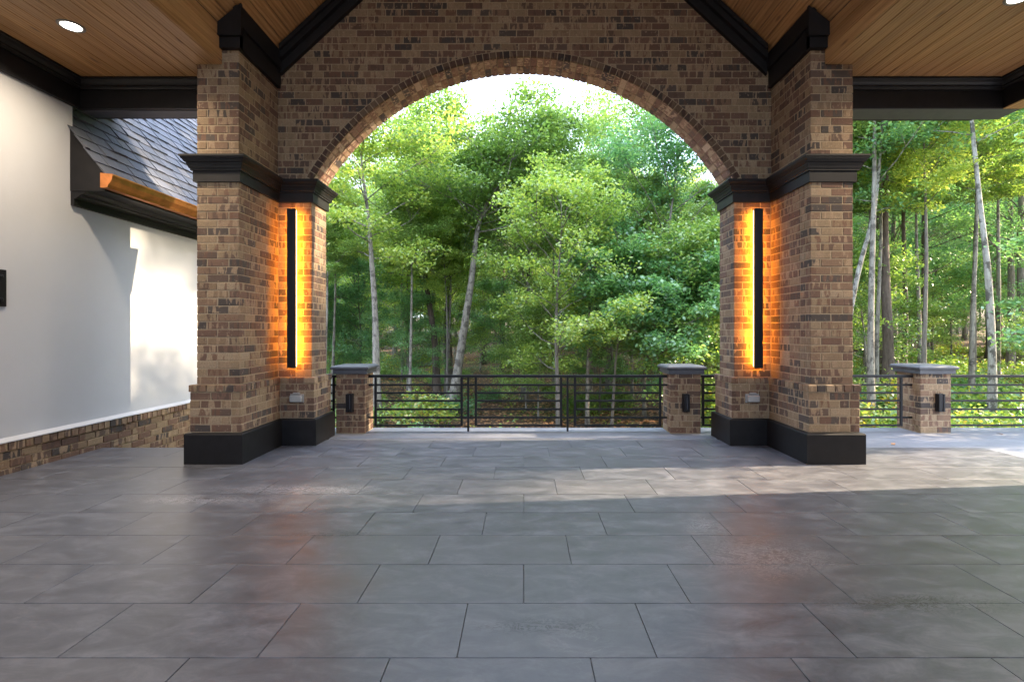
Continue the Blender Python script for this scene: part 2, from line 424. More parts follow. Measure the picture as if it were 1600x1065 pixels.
class BrickSet:
    """collects bricks of one thing; the largest in view become parts, the rest one 'stuff' part"""
    def __init__(s, mat='brick'): s.items = []; s.mat = mat      # (score, kind, data)
    def score(s, c, area, nrm):
        d = Vector(c) - Vector((0, 0, 1.6))
        if d.y < .3: return 0
        f = -d.normalized().dot(Vector(nrm)); f = max(f, 0)
        px, pz = d.x / d.y, d.z / d.y
        if abs(px) > 1.08 or abs(pz) > .7: f *= .02
        return area * f / (d.length ** 2)
    def box(s, c, dims, nrm, area):
        s.items.append((s.score(c, area, nrm), 0, (c, dims)))
    def prism(s, v, f, nrm):
        c = sum((Vector(p) for p in v), Vector()) / len(v)
        s.items.append((s.score(c, .02, nrm), 1, (v, f)))
    def build(s, parent, limit=300):
        s.items.sort(key=lambda i: -i[0])
        rest = Geo()
        for i, (sc, kd, dt) in enumerate(s.items):
            if i < limit and sc > 1e-6:
                if kd == 0: link('brick', brick_mesh(*dt[1]), parent, dt[0])
                else:
                    c = sum((Vector(p) for p in dt[0]), Vector()) / len(dt[0])
                    m = bpy.data.meshes.new('brick'); m.from_pydata([tuple(Vector(p) - c) for p in dt[0]], [], dt[1]); m.update()
                    m.materials.append(M[s.mat]); link('brick', m, parent, c)
            else:
                if kd == 0:
                    v, f = boxgeo(*dt[1], .0045); c = dt[0]
                    rest.add([(a + c[0], b + c[1], d + c[2]) for a, b, d in v], f)
                else: rest.add(*dt)
        if rest.v: tag(rest.obj('brickwork', M[s.mat], parent), kind='stuff')

def perim_bricks(bs, poly, z0, n, off=0.0, unit=BL, hgt=BH, par0=0, header=False):
    """poly clockwise seen from above with outside on the... offset_path side (right of travel)"""
    P = [tuple(p) for p in (offset_path(poly, off, True) if off else [Vector(p) for p in poly])]
    k = len(P)
    def convex(i):
        a = Vector(P[i]) - Vector(P[i - 1]); b = Vector(P[(i + 1) % k]) - Vector(P[i])
        return (a.x * b.y - a.y * b.x) > 0        # left turn with outside on the right
    for c in range(n):
        par = (c + par0) % 2
        za = z0 + c * hgt; zb = za + hgt - JO
        for e in range(k):
            A = Vector(P[e]); B = Vector(P[(e + 1) % k]); Lg = (B - A).length; d = (B - A) / Lg; nr = Vector((d.y, -d.x))
            thr_s = (e + par) % 2 == 0; thr_e = (e + par) % 2 == 0
            s0 = (-PROUD if thr_s else TB + JO) if convex(e) else PROUD + .004
            s1 = (Lg + PROUD if thr_e else Lg - TB - JO) if convex((e + 1) % k) else Lg - PROUD - .004
            if header: s0, s1 = (s0 if s0 < 0 or not convex(e) else s0), s1
            s = s0
            cuts = []
            first = unit - JO
            while s < s1 - .03:
                w = first + (PROUD if s < 0 else 0)
                e1 = min(s + w, s1)
                if s1 - e1 < .05 + JO: e1 = s1
                cuts.append((s, e1)); s = e1 + JO
            for (a, b2) in cuts:
                dep = random.uniform(-.0015, .002)
                mid = A + d * ((a + b2) / 2) + nr * ((PROUD + dep - TB) / 2)
                ln = b2 - a; th = TB + PROUD + dep
                dims = (ln, th, zb - za) if abs(d.x) > .5 else (th, ln, zb - za)
                bs.box((mid.x, mid.y, (za + zb) / 2), dims, (nr.x, nr.y, 0), ln * (zb - za))

def prism_xy(poly, z0, z1):
    n = len(poly); v = [(p[0], p[1], z0) for p in poly] + [(p[0], p[1], z1) for p in poly]
    f = [tuple(range(n))[::-1], tuple(range(n, 2 * n))] + [(i, (i + 1) % n, (i + 1) % n + n, i + n) for i in range(n)]
    return v, f

ZC = 4.82        # flat ceiling
SL = 0.93        # vault slope
XF = 3.652       # edge of flat ceiling
ZV = 5.28        # vault springing
def vault(x): return ZV + (XF - abs(x)) * SL

# ------------------------------------------------------------------ floor
floor = Geo().box(-5.78, 6.28, -2.7, 6.58, -.35, -.010).box(-3.93, 3.97, 6.583, 7.46, -.35, -.010).box(3.973, 6.28, 6.583, 6.645, -.35, -.010).obj('floor', M['grout'])
tag(floor, kind='structure')
_tm = {}
def tile(x0, x1, y0, y1):
    if x1 - x0 < .02 or y1 - y0 < .02: return
    w, d = round(x1 - x0, 3), round(y1 - y0, 3)
    if (w, d) not in _tm:
        g = Geo(); v, f = boxgeo(w, d, .012, .0012); g.add(v, f); _tm[(w, d)] = g.mesh('tile', M['tile'])
    link('tile', _tm[(w, d)], floor, ((x0 + x1) / 2, (y0 + y1) / 2, -.006 + random.uniform(-.0006, .0006)))
TG = .0045
for k in range(-10, 11):
    y0 = 2.46 + .49 * (k - 1); y1 = y0 + .49
    # row k=0 lies in front of line 2.46
    offx = (.327 * (k + 1)) % .98
    xs = [offx + .98 * i for i in range(-8, 9)]
    for i in range(len(xs) - 1):
        a, b = xs[i] + TG / 2, xs[i + 1] - TG / 2
        lo, hi = -5.77, 6.27
        ya, yb = y0 + TG / 2, min(y1, 7.46) - TG / 2
        if ya < -2.66: continue
        if y0 >= 6.5: lo, hi = -3.93, 3.97
        if y0 < 6.5 < y1 - .01:
            pass
        a2, b2 = max(a, lo), min(b, hi)
        if b2 - a2 > .03: tile(a2, b2, ya, yb)
xs = 3.975
while xs < 6.26:
    b = min(xs + .98, 6.27); tile(xs, b - TG, 6.38 + TG, 6.64); xs += .98
deck = Geo().box(-3.95, 10.4, 7.463, 8.28, -.30, -.001).box(3.975, 10.4, 6.648, 7.459, -.30, -.0012).box(6.284, 10.4, -1.6, 6.644, -.30, -.0014).obj('deck', M['deck'])
tag(deck, kind='structure')
dt_ = Geo().box(-3.95, 10.4, 8.1, 8.26, -1.9, -.31).box(10.1, 10.36, -1.6, 8.1, -1.9, -.31).obj('foundation_wall', M['stucco'])
tag(dt_, 'pale foundation wall under the outer edge of the deck', 'wall')

# ------------------------------------------------------------------ pillars
def make_pillar(sgn, xin, xout, xpier, label):
    root = empty('brick_pillar', (sgn * (xin + xout) / 2, 6.6, 0))
    tag(root, label, 'pillar', 'pillars carrying the brick arch')
    root.location = (0, 0, 0)
    Y0, YP, YB = 6.10, 7.08, 7.585
    # travel so that outside is on the right: counter-clockwise seen from above
    pts = [(xout, YB), (xpier, YB), (xpier, YP), (xin, YP), (xin, Y0), (xout, Y0)]
    if sgn > 0: poly = [(x, y) for x, y in pts]
    else: poly = [(-x, y) for x, y in pts][::-1]
    up = [(xout, YB), (xin, YB), (xin, Y0), (xout, Y0)]
    upper = up if sgn > 0 else [(-x, y) for x, y in up][::-1]
    core = Geo(); core.add(*prism_xy(poly, .30, 3.45)); core.add(*prism_xy([tuple(p) for p in offset_path(poly, .05, True)], .30, .925))
    core.add(*prism_xy(upper, 3.46, 5.25))
    fix_normals(core.obj('mortar_core', M['mortar'], root))
    bs = BrickSet()
    perim_bricks(bs, poly, .380, 5, .05)
    perim_bricks(bs, poly, .862, 1, .062, unit=.108, hgt=.092)
    perim_bricks(bs, poly, .952, 26, 0, hgt=.0951)
    perim_bricks(bs, upper, 3.705, 16, 0)
    bs.build(root, 300)
    fix_normals(sweep(poly, [(0.0, -.02), (.10, -.02), (.10, .352), (.092, .366), (.07, .373), (0.0, .373)], True).obj('baseboard', M['trim'], root))
    fix_normals(sweep(poly, [(-.02, 3.395), (.035, 3.395), (.035, 3.525), (-.02, 3.525)], True).obj('frieze_board', M['trim'], root))
    prof = [(-.03, 3.526), (.055, 3.526), (.055, 3.545), (.066, 3.55), (.072, 3.575), (.085, 3.60), (.085, 3.612), (.10, 3.617), (.112, 3.64), (.128, 3.655), (.128, 3.668), (.14, 3.672), (.14, 3.695), (-.03, 3.700)]
    fix_normals(sweep(poly, prof, True).obj('crown_moulding', M['trim'], root))
    # dark boards under the vault on the inner side and round the front corner
    g = Geo()
    x1 = xin - .055
    def bx(a, b, *r): a, b = sorted((sgn * a, sgn * b)); g.box(a, b, *r)
    bx(x1, xin + .01, 6.03, 7.045, 4.99, 5.235)
    v, f = prism_xz([(sgn * x1, 4.991), (sgn * (XF + .012), 4.991), (sgn * (XF + .012), 5.26), (sgn * x1, vault(x1) - .02)], 6.028, 6.095); g.add(v, f)
    g2 = Geo()
    a, b = sorted((sgn * (x1 - .03), sgn * (xin + .01))); g2.box(a, b, 5.995, 7.04, 5.237, vault(x1) - .035)
    a2, b2 = sorted((sgn * (x1 - .03), sgn * (XF + .02)))
    v, f = prism_xz([(sgn * (x1 - .031), 5.12), (sgn * (XF + .02), 5.12), (sgn * (XF + .02), 5.262), (sgn * (x1 - .031), vault(x1) - .01)], 5.99, 6.027); g2.add(v, f)
    fix_normals(g.obj('trim_board', M['trim'], root)); fix_normals(g2.obj('trim_moulding', M['trim'], root))
    return root
pillar_l = make_pillar(-1, 3.458, 3.958, 2.985, 'left brick pillar beside the white stucco wall, amber light on its inner pier')
pillar_r = make_pillar(1, 3.488, 3.992, 2.968, 'right brick pillar beside the open deck, amber light on its inner pier')

# ------------------------------------------------------------------ arch wall
AR, AZ = 3.42, 2.025         # radius, centre height
YW0, YW1 = 7.07, 7.56
arch = empty('brick_arch_wall'); tag(arch, 'brick gable wall with the wide arched opening between both pillars', 'wall')
def circ(x, r=AR): return AZ + math.sqrt(max(r * r - x * x, 0)) if abs(x) < r else -1e9
RING = .082
ZS = 3.702
core = Geo(); xs = np.unique(np.concatenate([np.linspace(-3.455, -2.97, 3), np.linspace(-2.97, 2.96, 60), np.linspace(2.96, 3.485, 3), [0]]))
def cbot(x): return max(circ(x, AR + .012), ZS - .1) if -2.98 < x < 2.97 else ZS - .1
def ctop(x): return vault(x) + .02
nx = len(xs)
for y in (YW0, YW1):
    for x in xs: core.v.append((x, y, cbot(x)))
    for x in xs: core.v.append((x, y, ctop(x)))
o = 2 * nx
for i in range(nx - 1):
    core.f += [(i, i + 1, nx + i + 1, nx + i), (o + i + 1, o + i, o + nx + i, o + nx + i + 1), (i + 1, i, o + i, o + i + 1), (nx + i, nx + i + 1, o + nx + i + 1, o + nx + i)]
core.f += [(0, nx, o + nx, o), (nx - 1, o + nx - 1, o + 2 * nx - 1, 2 * nx - 1)]
fix_normals(core.obj('mortar_core', M['mortar'], arch))
bs = BrickSet('brick_lit'); bsf = BrickSet('brick_shaded')
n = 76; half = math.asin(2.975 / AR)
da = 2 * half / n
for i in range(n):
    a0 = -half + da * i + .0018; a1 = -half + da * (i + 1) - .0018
    for (ya, yb, rr) in ((YW0 - PROUD - .003, YW0 + .028, 1), (YW0 + .030, YW0 + .258, 0), (YW0 + .268, YW1 + PROUD, 0)):  # thin front band added to carry the shaded tone, lightened soffit rows behind
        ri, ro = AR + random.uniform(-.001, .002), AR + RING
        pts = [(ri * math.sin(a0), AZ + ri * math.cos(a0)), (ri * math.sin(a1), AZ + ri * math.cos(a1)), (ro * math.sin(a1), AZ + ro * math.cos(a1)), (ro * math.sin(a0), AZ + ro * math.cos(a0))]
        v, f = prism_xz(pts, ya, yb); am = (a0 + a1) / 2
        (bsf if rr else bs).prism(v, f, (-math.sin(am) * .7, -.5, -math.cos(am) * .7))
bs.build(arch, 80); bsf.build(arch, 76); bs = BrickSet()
ROU = AR + RING + JO
z = ZS + .004; c = 0
while z < vault(0):
    z1 = z + BH - JO
    x = -3.452 - (c % 2) * .125 + random.uniform(-.02, .02)
    while x < 3.48:
        x0, x1 = max(x, -3.452), min(x + BL - JO, 3.482); x += BL
        if x1 - x0 < .03: continue
        # clip against vault (top)
        def top(q): return min(z1, vault(q) - .004)
        def bot(q):
            return max(z, circ(q, ROU))
        cand = [x0, x1] + [x0 + (x1 - x0) * t for t in (.25, .5, .75)]
        for zz in (z, z1):
            if ROU ** 2 > (zz - AZ) ** 2:
                q = math.sqrt(ROU ** 2 - (zz - AZ) ** 2)
                cand += [q, -q]
            q = XF - (zz - ZV + .004) / SL
            cand += [q, -q]
        plain = abs(bot(x0) - z) < 1e-6 and abs(bot(x1) - z) < 1e-6 and bot((x0 + x1) / 2) - z < 1e-6 and top(x0) > z1 - 1e-6 and top(x1) > z1 - 1e-6
        if plain:
            d = random.uniform(-.0015, .002)
            bs.box(((x0 + x1) / 2, YW0 + (.10 - PROUD - d) / 2, (z + z1) / 2), (round(x1 - x0, 3), .10 + PROUD + d, z1 - z), (0, -1, 0), (x1 - x0) * .084)
            continue
        cand = sorted(set(round(q, 5) for q in cand if x0 - 1e-6 <= q <= x1 + 1e-6))
        ok = [q for q in cand if top(q) - bot(q) > 1e-4 or True]
        pts_b = [(q, bot(q)) for q in ok if bot(q) < top(q) - .0005]
        if len(pts_b) < 2: continue
        pts_t = [(q, top(q)) for q, _ in pts_b][::-1]
        area = 0
        poly = pts_b + pts_t
        for i in range(len(poly)):
            area += poly[i][0] * poly[(i + 1) % len(poly)][1] - poly[(i + 1) % len(poly)][0] * poly[i][1]
        if abs(area) / 2 < .0012: continue
        v, f = prism_xz(poly, YW0 - PROUD, YW0 + .1); bs.prism(v, f, (0, -1, 0))
    z += BH; c += 1
bs.build(arch, 144)
# rake boards following the vault
for sgn in (-1, 1):
    for nm, lo, hi, ya, yb in (('rake_board', .345, .17, 7.005, 7.062), ('rake_moulding', .19, .02, 6.94, 7.004)):
        xa, xb = (3.40 if nm == 'rake_board' else 3.38), 0.0
        pts = [(sgn * xa, vault(xa) - lo), (sgn * xb, vault(xb) - lo), (sgn * xb, vault(xb) - hi), (sgn * xa, vault(xa) - hi)]
        if sgn > 0: pts = pts[::-1]
        g = Geo(); g.add(*prism_xz(pts, ya, yb)); fix_normals(g.obj(nm, M['trim'], arch))
    xa = 3.36
    pts = [(sgn * xa, vault(xa) - .09), (0, vault(0) - .09), (0, vault(0) - .02), (sgn * xa, vault(xa) - .02)]
    g = Geo(); g.add(*prism_xz(pts, 6.90, 6.939)); fix_normals(g.obj('rake_bead', M['trim'], arch))

# ------------------------------------------------------------------ ceiling
ceiling = Geo().box(-5.79, -XF - .03, -2.7, 6.5, ZC + .02, ZC + .12).box(XF + .03, 6.2, -2.7, 6.5, ZC + .02, ZC + .12).obj('ceiling', M['trim'])
tag(ceiling, kind='structure')
PW, GAP = .152, .004
_pm = {}
def plank_mesh(w, ln):
    k = (round(w, 3), round(ln, 2))
    if k not in _pm:
        g = Geo(); v, f = boxgeo(k[0], k[1], .018, .0045); g.add(v, f); _pm[k] = g.mesh('ceiling_board', M['wood'])
    return _pm[k]
def board_row(cx, cz, rot, w, y0, y1):
    y = y0
    cut = random.choice([2.4, 3.0, 3.6, 4.2, 4.8])
    segs = [(y0, y1)] if random.random() < .35 else [(y0, y0 + cut), (y0 + cut + .0015, y1)]
    for a, b in segs:
        o = link('ceiling_board', plank_mesh(w, b - a), ceiling, (cx, (a + b) / 2, cz)); o.rotation_euler = (0, rot, 0)
x = XF + .02
k = 0
while x < 6.22:
    w = PW
    for sg in (-1, 1):
        lim = 5.80 if sg < 0 else 6.21
        if x + .02 < lim:
            wd = min(w, lim - x); board_row(sg * (x + wd / 2), ZC + .009, 0, wd - GAP, -2.7, 6.49 if x > 3.95 else 6.095)
    x += PW
# fascia between flat ceiling and vault
for sg in (-1, 1):
    z = ZC
    for h in (.155, .155, .15):
        o = link('ceiling_board', plank_mesh(h - .004, 8.79), ceiling, (sg * (XF + .009), 1.695, z + h / 2)); o.rotation_euler = (0, R(90), 0); z += h
ang = math.atan(SL); Ls = (XF) / math.cos(ang); nb = int(Ls / PW) + 1; pw = Ls / nb
for sg in (-1, 1):
    for i in range(nb):
        s = (i + .5) * pw
        xx = XF - s * math.cos(ang); zz = ZV + s * math.sin(ang)
        nx_, nz_ = math.sin(ang), math.cos(ang)   # outward-up normal
        board_row(sg * (xx + nx_ * .009), zz + nz_ * .009, sg * ang, pw - GAP, -2.7, 7.06)
# roof slabs above
roof = empty('porch_roof'); tag(roof, 'dark gabled roof over the porch ceiling', 'roof')
for sg in (-1, 1):
    pts = [(sg * 3.72, ZC + .16), (sg * 3.72, vault(3.72) + .03), (0, vault(0) + .03), (0, vault(0) + .3), (sg * 6.9, ZC + .35), (sg * 6.9, ZC + .13)]
    g = Geo(); g.add(*prism_xz(pts if sg > 0 else pts[::-1], -3.0, 7.75)); fix_normals(g.obj('roof_slope', M['shingle'], roof))
    xe = -6.0 if sg < 0 else 6.5

# ------------------------------------------------------------------ perimeter beams
cprof = [(0, 4.472), (.0, 4.815), (.135, 4.815), (.135, 4.79), (.118, 4.785), (.10, 4.765), (.075, 4.74), (.062, 4.735), (.062, 4.715), (.03, 4.70), (.012, 4.70), (.012, 4.472)]
def crown_run(path, parent):
    fix_normals(sweep(path, [(0, 4.70), (0, 4.818), (.13, 4.818), (.13, 4.795), (.112, 4.79), (.098, 4.765), (.075, 4.745), (.06, 4.74), (.06, 4.722), (.045, 4.718), (.035, 4.70)], False).obj('crown_moulding', M['trim'], parent))
bm_l = empty('porch_beam'); tag(bm_l, 'dark painted beam from the left pillar to the stucco wall', 'beam', 'dark beams round the porch ceiling')
Geo().box(-5.80, -3.966, 6.50, 6.83, 4.47, 4.82, .004).obj('beam_box', M['trim'], bm_l)
Geo().box(-5.79, -3.966, 6.56, 6.77, 4.462, 4.4695).obj('beam_underside', M['cap'], bm_l)
Geo().box(-5.797, -5.74, -1.5, 6.497, 4.47, 4.82, .004).obj('wall_frieze', M['trim'], bm_l)
crown_run([(-5.74, -1.5), (-5.74, 6.5), (-3.97, 6.5)], bm_l)
bm_r = empty('porch_beam'); tag(bm_r, 'dark painted beam from the right pillar out over the open deck corner', 'beam', 'dark beams round the porch ceiling')
Geo().box(4.0, 6.45, 6.50, 6.83, 4.47, 4.82, .004).obj('beam_box', M['trim'], bm_r)
Geo().box(4.0, 6.44, 6.505, 6.825, 4.462, 4.4695).obj('beam_underside', M['cap'], bm_r)
Geo().box(6.2, 6.45, -1.5, 6.496, 4.472, 4.82, .004).obj('beam_box', M['trim'], bm_r)
Geo().box(6.203, 6.447, -1.5, 6.50, 4.464, 4.4712).obj('beam_underside', M['wood'], bm_r)
crown_run([(4.0, 6.5), (6.2, 6.5), (6.2, -1.5)], bm_r)
Geo().box(6.46, 6.9, -1.6, 7.75, 4.83, 4.94).obj('soffit_board', M['trim'], bm_r)
Geo().box(4.0, 6.455, 6.84, 7.75, 4.83, 4.94).obj('soffit_board', M['trim'], bm_r)

# ------------------------------------------------------------------ left stucco wall with brick base
wall = empty('stucco_wall'); tag(wall, 'white stucco house wall on the left with a brick base course', 'wall')
Geo().box(-6.15, -5.80, -2.7, 6.46, .2, 5.0).box(-6.15, -5.8004, 6.46, 12.25, -1.9, 4.0).obj('stucco', M['stucco'], wall)
Geo().box(-6.12, -5.755, -2.6, 12.25, -1.9, .345).obj('mortar_core', M['mortar'], wall)
g = Geo(); v, f = prism_xz([(-5.803, .372), (-5.745, .362), (-5.72, .357), (-5.72, .368), (-5.803, .402)], -2.6, 12.25); g.add(v, f)
fix_normals(g.obj('drip_ledge', simple('white_flashing', (.46, .46, .48), .5), wall))
bs = BrickSet()
for r in range(-18, 3):
    z0 = .268 - (r + 1) * 0 + 0
for c in range(0, 13):
    z1 = .262 - JO - c * BH; z0 = z1 - (BH - JO); y = -1.5 + (c % 2) * .125
    while y < 11:
        if z0 > -.62 and not (y > 0 and y < 6.3 and z1 < 0.0):
            bs.box((-5.755 - .10 / 2 + PROUD + .007, y + (BL - JO) / 2, (z0 + z1) / 2), (.10, BL - JO, z1 - z0), (1, 0, 0), .02)
        y += BL
y = -1.5
while y < 11:
    bs.box((-5.755 - .10 / 2 + .03, y + .043, .262 + .045), (.10, .086, .088), (1, 0, 0), .0085); y += .0985
bs.build(wall, 300)
# plate with bolts
pl = empty('bracket_plate', (-5.80, 5.42, 2.07)); tag(pl, 'black steel plate with round bolts on the stucco wall at the left edge', 'bracket')
Geo().box(0, .018, -.28, .20, -.205, .205, .002).obj('plate', M['metal'], pl)
for yy in (-.2, .135):
    for zz in (-.13, .13):
        g = Geo(); tube(g, [(.016, yy, zz), (.034, yy, zz), (.038, yy, zz)], [.021, .021, .014], 12); g.obj('bolt', M['metal'], pl)

# ------------------------------------------------------------------ left wing roof: eave, copper gutter, shingles
wing = empty('wing_roof'); tag(wing, 'grey shingled wing roof with copper gutter above the stucco wall', 'roof')
XE, ZE, SR = -5.36, 3.60, 1.38        # eave edge of shingle plane
Y0, Y1 = 6.40, 12.3
def rp(x): return ZE + SR * (XE - x)
g = Geo()
g.add(*prism_xz([(-8.6, rp(-8.6) - .12), (XE, ZE - .12), (XE, ZE - .012), (-8.6, rp(-8.6) - .012)], Y0 + .08, Y1)); 
g.add(*prism_xz([(-11.9, rp(-5.3) - .2), (-8.6, rp(-8.6) - .12), (-8.6, rp(-8.6) - .012), (-11.9, rp(-5.3))], Y0 + .08, Y1))
fix_normals(g.obj('roof_deck', M['trim'], wing))
g = Geo(); g.add(*prism_xz([(-5.795, 3.38), (XE + .01, 3.38), (XE + .01, ZE - .02), (-5.795, rp(-5.795) - .02)], Y0 + .02, Y0 + .078)); fix_normals(g.obj('end_board', M['trim'], wing))
Geo().box(-5.795, XE + .02, Y0 + .08, Y1, 3.38, 3.43).box(XE - .03, XE + .02, Y0 + .08, Y1, 3.431, 3.575).obj('fascia', M['trim'], wing)
fix_normals(sweep([(-5.797, Y0 + .03), (-5.797, Y1)], [(0, 3.20), (.045, 3.20), (.045, 3.285), (.075, 3.29), (.09, 3.31), (.12, 3.325), (.12, 3.335), (.16, 3.345), (.20, 3.378), (0, 3.378)], False).obj('eave_moulding', M['trim'], wing))
# gutter: K profile, open on top
gp = [(XE + .022, 3.40), (XE + .11, 3.40), (XE + .125, 3.44), (XE + .165, 3.49), (XE + .175, 3.545), (XE + .185, 3.555), (XE + .185, 3.57), (XE + .165, 3.57),
      (XE + .160, 3.548), (XE + .150, 3.50), (XE + .112, 3.45), (XE + .10, 3.412), (XE + .034, 3.412), (XE + .034, 3.585), (XE + .022, 3.585)]
g = Geo(); g.add(*prism_xz(gp, Y0 - .06, Y1)); gt = fix_normals(g.obj('gutter', M['copper'], wing))
g = Geo(); g.add(*prism_xz([gp[0], gp[1], gp[2], gp[3], gp[4], gp[5], gp[6], gp[14]], Y0 - .066, Y0 - .061)); fix_normals(g.obj('end_cap', M['copper'], gt))
# shingles
sl = math.atan(SR); ca, sa = math.cos(sl), math.sin(sl); EXP = .20
items = []
nrow = 27
for r in range(nrow):
    s0 = r * EXP - .02; y = Y0 - .01 - random.uniform(0, .25)
    while y < 12.2:
        w = random.choice((.18, .25, .32)) if True else .3
        ya, yb = max(y, Y0 - .01), y + w - .012
        y += w
        if yb - ya > .03: items.append((r, s0, ya, yb, random.choice((.008, .014, .024))))
def shingle_geo(s0, ya, yb, th):
    ln = EXP + .03
    # local: along slope (up, -X), thickness normal
    def P(s, y, h): return (XE - s * ca + h * sa, y, ZE + s * sa + h * ca)
    b0 = .010
    lo = random.uniform(0, .006)
    v = [P(s0 + lo, ya, b0 - .004), P(s0 + lo, yb, b0 - .004), P(s0 + ln, yb, -.006), P(s0 + ln, ya, -.006), P(s0 + lo, ya, b0 + th), P(s0 + lo, yb, b0 + th), P(s0 + ln, yb, .000 + th * .3), P(s0 + ln, ya, .000 + th * .3)]
    return v, [(0, 3, 2, 1), (4, 5, 6, 7), (0, 1, 5, 4), (1, 2, 6, 5), (2, 3, 7, 6), (3, 0, 4, 7)]
def vis(it):
    s = it[1] + .07; X, Y, Z = XE - s * ca, (it[2] + it[3]) / 2, ZE + s * sa
    px, py = 818 + X * 785 / Y, 516 - (Z - 1.6) * 785 / Y
    return (1 if (118 < px < 306 and py > 180) else 0) * (it[3] - it[2]) / (Y * Y)
items.sort(key=lambda i: -vis(i))
rest = Geo()
for i, it in enumerate(items):
    v, f = shingle_geo(it[1], it[2], it[3], it[4])
    if i < 300 and vis(it) > 0:
        c = sum((Vector(p) for p in v), Vector()) / 8
        g = Geo(); g.add([tuple(Vector(p) - c) for p in v], f)
        link('shingle', g.mesh('shingle', M['shingle']), wing, c)
    else: rest.add(v, f)
tag(rest.obj('shingle_field', M['shingle'], wing), kind='stuff')

# ------------------------------------------------------------------ right side wall, out of view, added to cut off the sun
side = empty('sun_block_wall'); tag(side, 'unseen white stucco wall added on the right to block the sun', 'wall')
Geo().box(6.22, 6.46, -2.7, 5.30, 0.0, 4.46).obj('stucco', M['stucco'], side)
Geo().box(6.14, 6.50, -2.66, 5.32, -.001, .34, .01).obj('base', M['mortar'], side)

# unseen wall behind the camera, added to dim the interior; low top admits skylight
back = empty('added_back_wall'); tag(back, 'unseen brick and stucco wall added behind the porch to dim it', 'wall')
Geo().box(-6.15, 6.46, -3.0, -2.7, 1.0, 2.9).obj('stucco', M['stucco'], back)
Geo().box(-6.15, 6.46, -3.02, -2.66, -.02, .999).obj('added_brick_base', M['brick'], back)

# ------------------------------------------------------------------ recessed ceiling lights
def can(x, y, label, energy=7):
    r = empty('ceiling_light', (x, y, ZC)); tag(r, label, 'light', 'round recessed ceiling lights')
    g = Geo(); n = 32; ri, ro = .088, .122
    prof = [(ri, -.001), (ri + .004, -.010), (ro - .01, -.012), (ro, -.004), (ro, .002), (ri, .004)]
    for (rr, zz) in prof:
        g.v += [(rr * math.cos(2 * math.pi * i / n), rr * math.sin(2 * math.pi * i / n), zz) for i in range(n)]
    for j in range(len(prof)):
        j2 = (j + 1) % len(prof)
        for i in range(n): g.f.append((j * n + i, j * n + (i + 1) % n, j2 * n + (i + 1) % n, j2 * n + i))
    fix_normals(g.obj('trim_ring', M['lampring'], r, True))
    g = Geo(); g.v = [(.09 * math.cos(2 * math.pi * i / n), .09 * math.sin(2 * math.pi * i / n), -.003) for i in range(n)]; g.f = [tuple(range(n))[::-1]]
    g.obj('lens', M['lens'], r)
    ld = bpy.data.lights.new('lamp', 'AREA'); ld.shape = 'DISK'; ld.size = .18; ld.energy = energy; ld.color = (1, .82, .60); ld.spread = R(150)
    lo = bpy.data.objects.new('lamp', ld); COL.objects.link(lo); lo.parent = r; lo.location = (0, 0, -.016)
can(-4.79, 5.32, 'lit round recessed light in the left flat ceiling')
can(4.80, 4.86, 'lit round recessed light in the right flat ceiling')
for x_, s_ in ((-4.79, 'left'), (4.80, 'right')):  # lamps out of view, added for warm light on the pillar fronts
    can(x_, 1.7, 'unseen recessed light added for warm fill in the %s flat ceiling above the camera' % s_)

# ------------------------------------------------------------------ linear amber sconces
def sconce(xc, label):
    r = empty('wall_sconce', (xc, 7.074, 2.18)); tag(r, label, 'wall light', 'tall amber lit bar sconces')
    H = 1.10
    Geo().box(-.058, .058, -.150, -.105, -H, H, .003).obj('front_bar', M['metal'], r)
    Geo().box(-.040, .040, -.1045, -.085, -H + .01, H - .01, .002).obj('channel', simple('bronze_channel', (.05, .03, .015), .35, .6), r)
    Geo().box(-.012, .012, -.0845, -.006, -H + .04, H - .04).obj('standoff', M['metal'], r)
    for s in (-1, 1):
        a, b = sorted((s * .014, s * .036)); Geo().box(a, b, -.0845, -.081, -H + .04, H - .04).obj('led_strip', M['led'], r)
        a, b = sorted((s * .0585, s * .0605)); Geo().box(a, b, -.116, -.109, -H + .02, H - .02).obj('light_line', M['ledline'], r)
sconce(-3.205, 'tall black bar sconce glowing amber on the left pier')
sconce(3.245, 'tall black bar sconce glowing amber on the right pier')

# ------------------------------------------------------------------ weatherproof outlets
def outlet(x, label):
    r = empty('outlet_cover', (x, 7.018, .655)); tag(r, label, 'outlet', 'weatherproof outlet covers on the piers')
    Geo().box(-.095, .095, -.016, 0, -.06, .06, .004).obj('back_plate', M['plastic'], r)
    Geo().box(-.085, .085, -.075, -.0165, -.05, .045, .014).obj('bubble_cover', M['plastic'], r)
    Geo().box(-.045, .045, -.05, -.005, .061, .082, .006).obj('hinge', M['plastic'], r)
outlet(-3.16, 'grey plastic weatherproof outlet cover low on the left pier')
outlet(3.19, 'grey plastic weatherproof outlet cover low on the right pier')

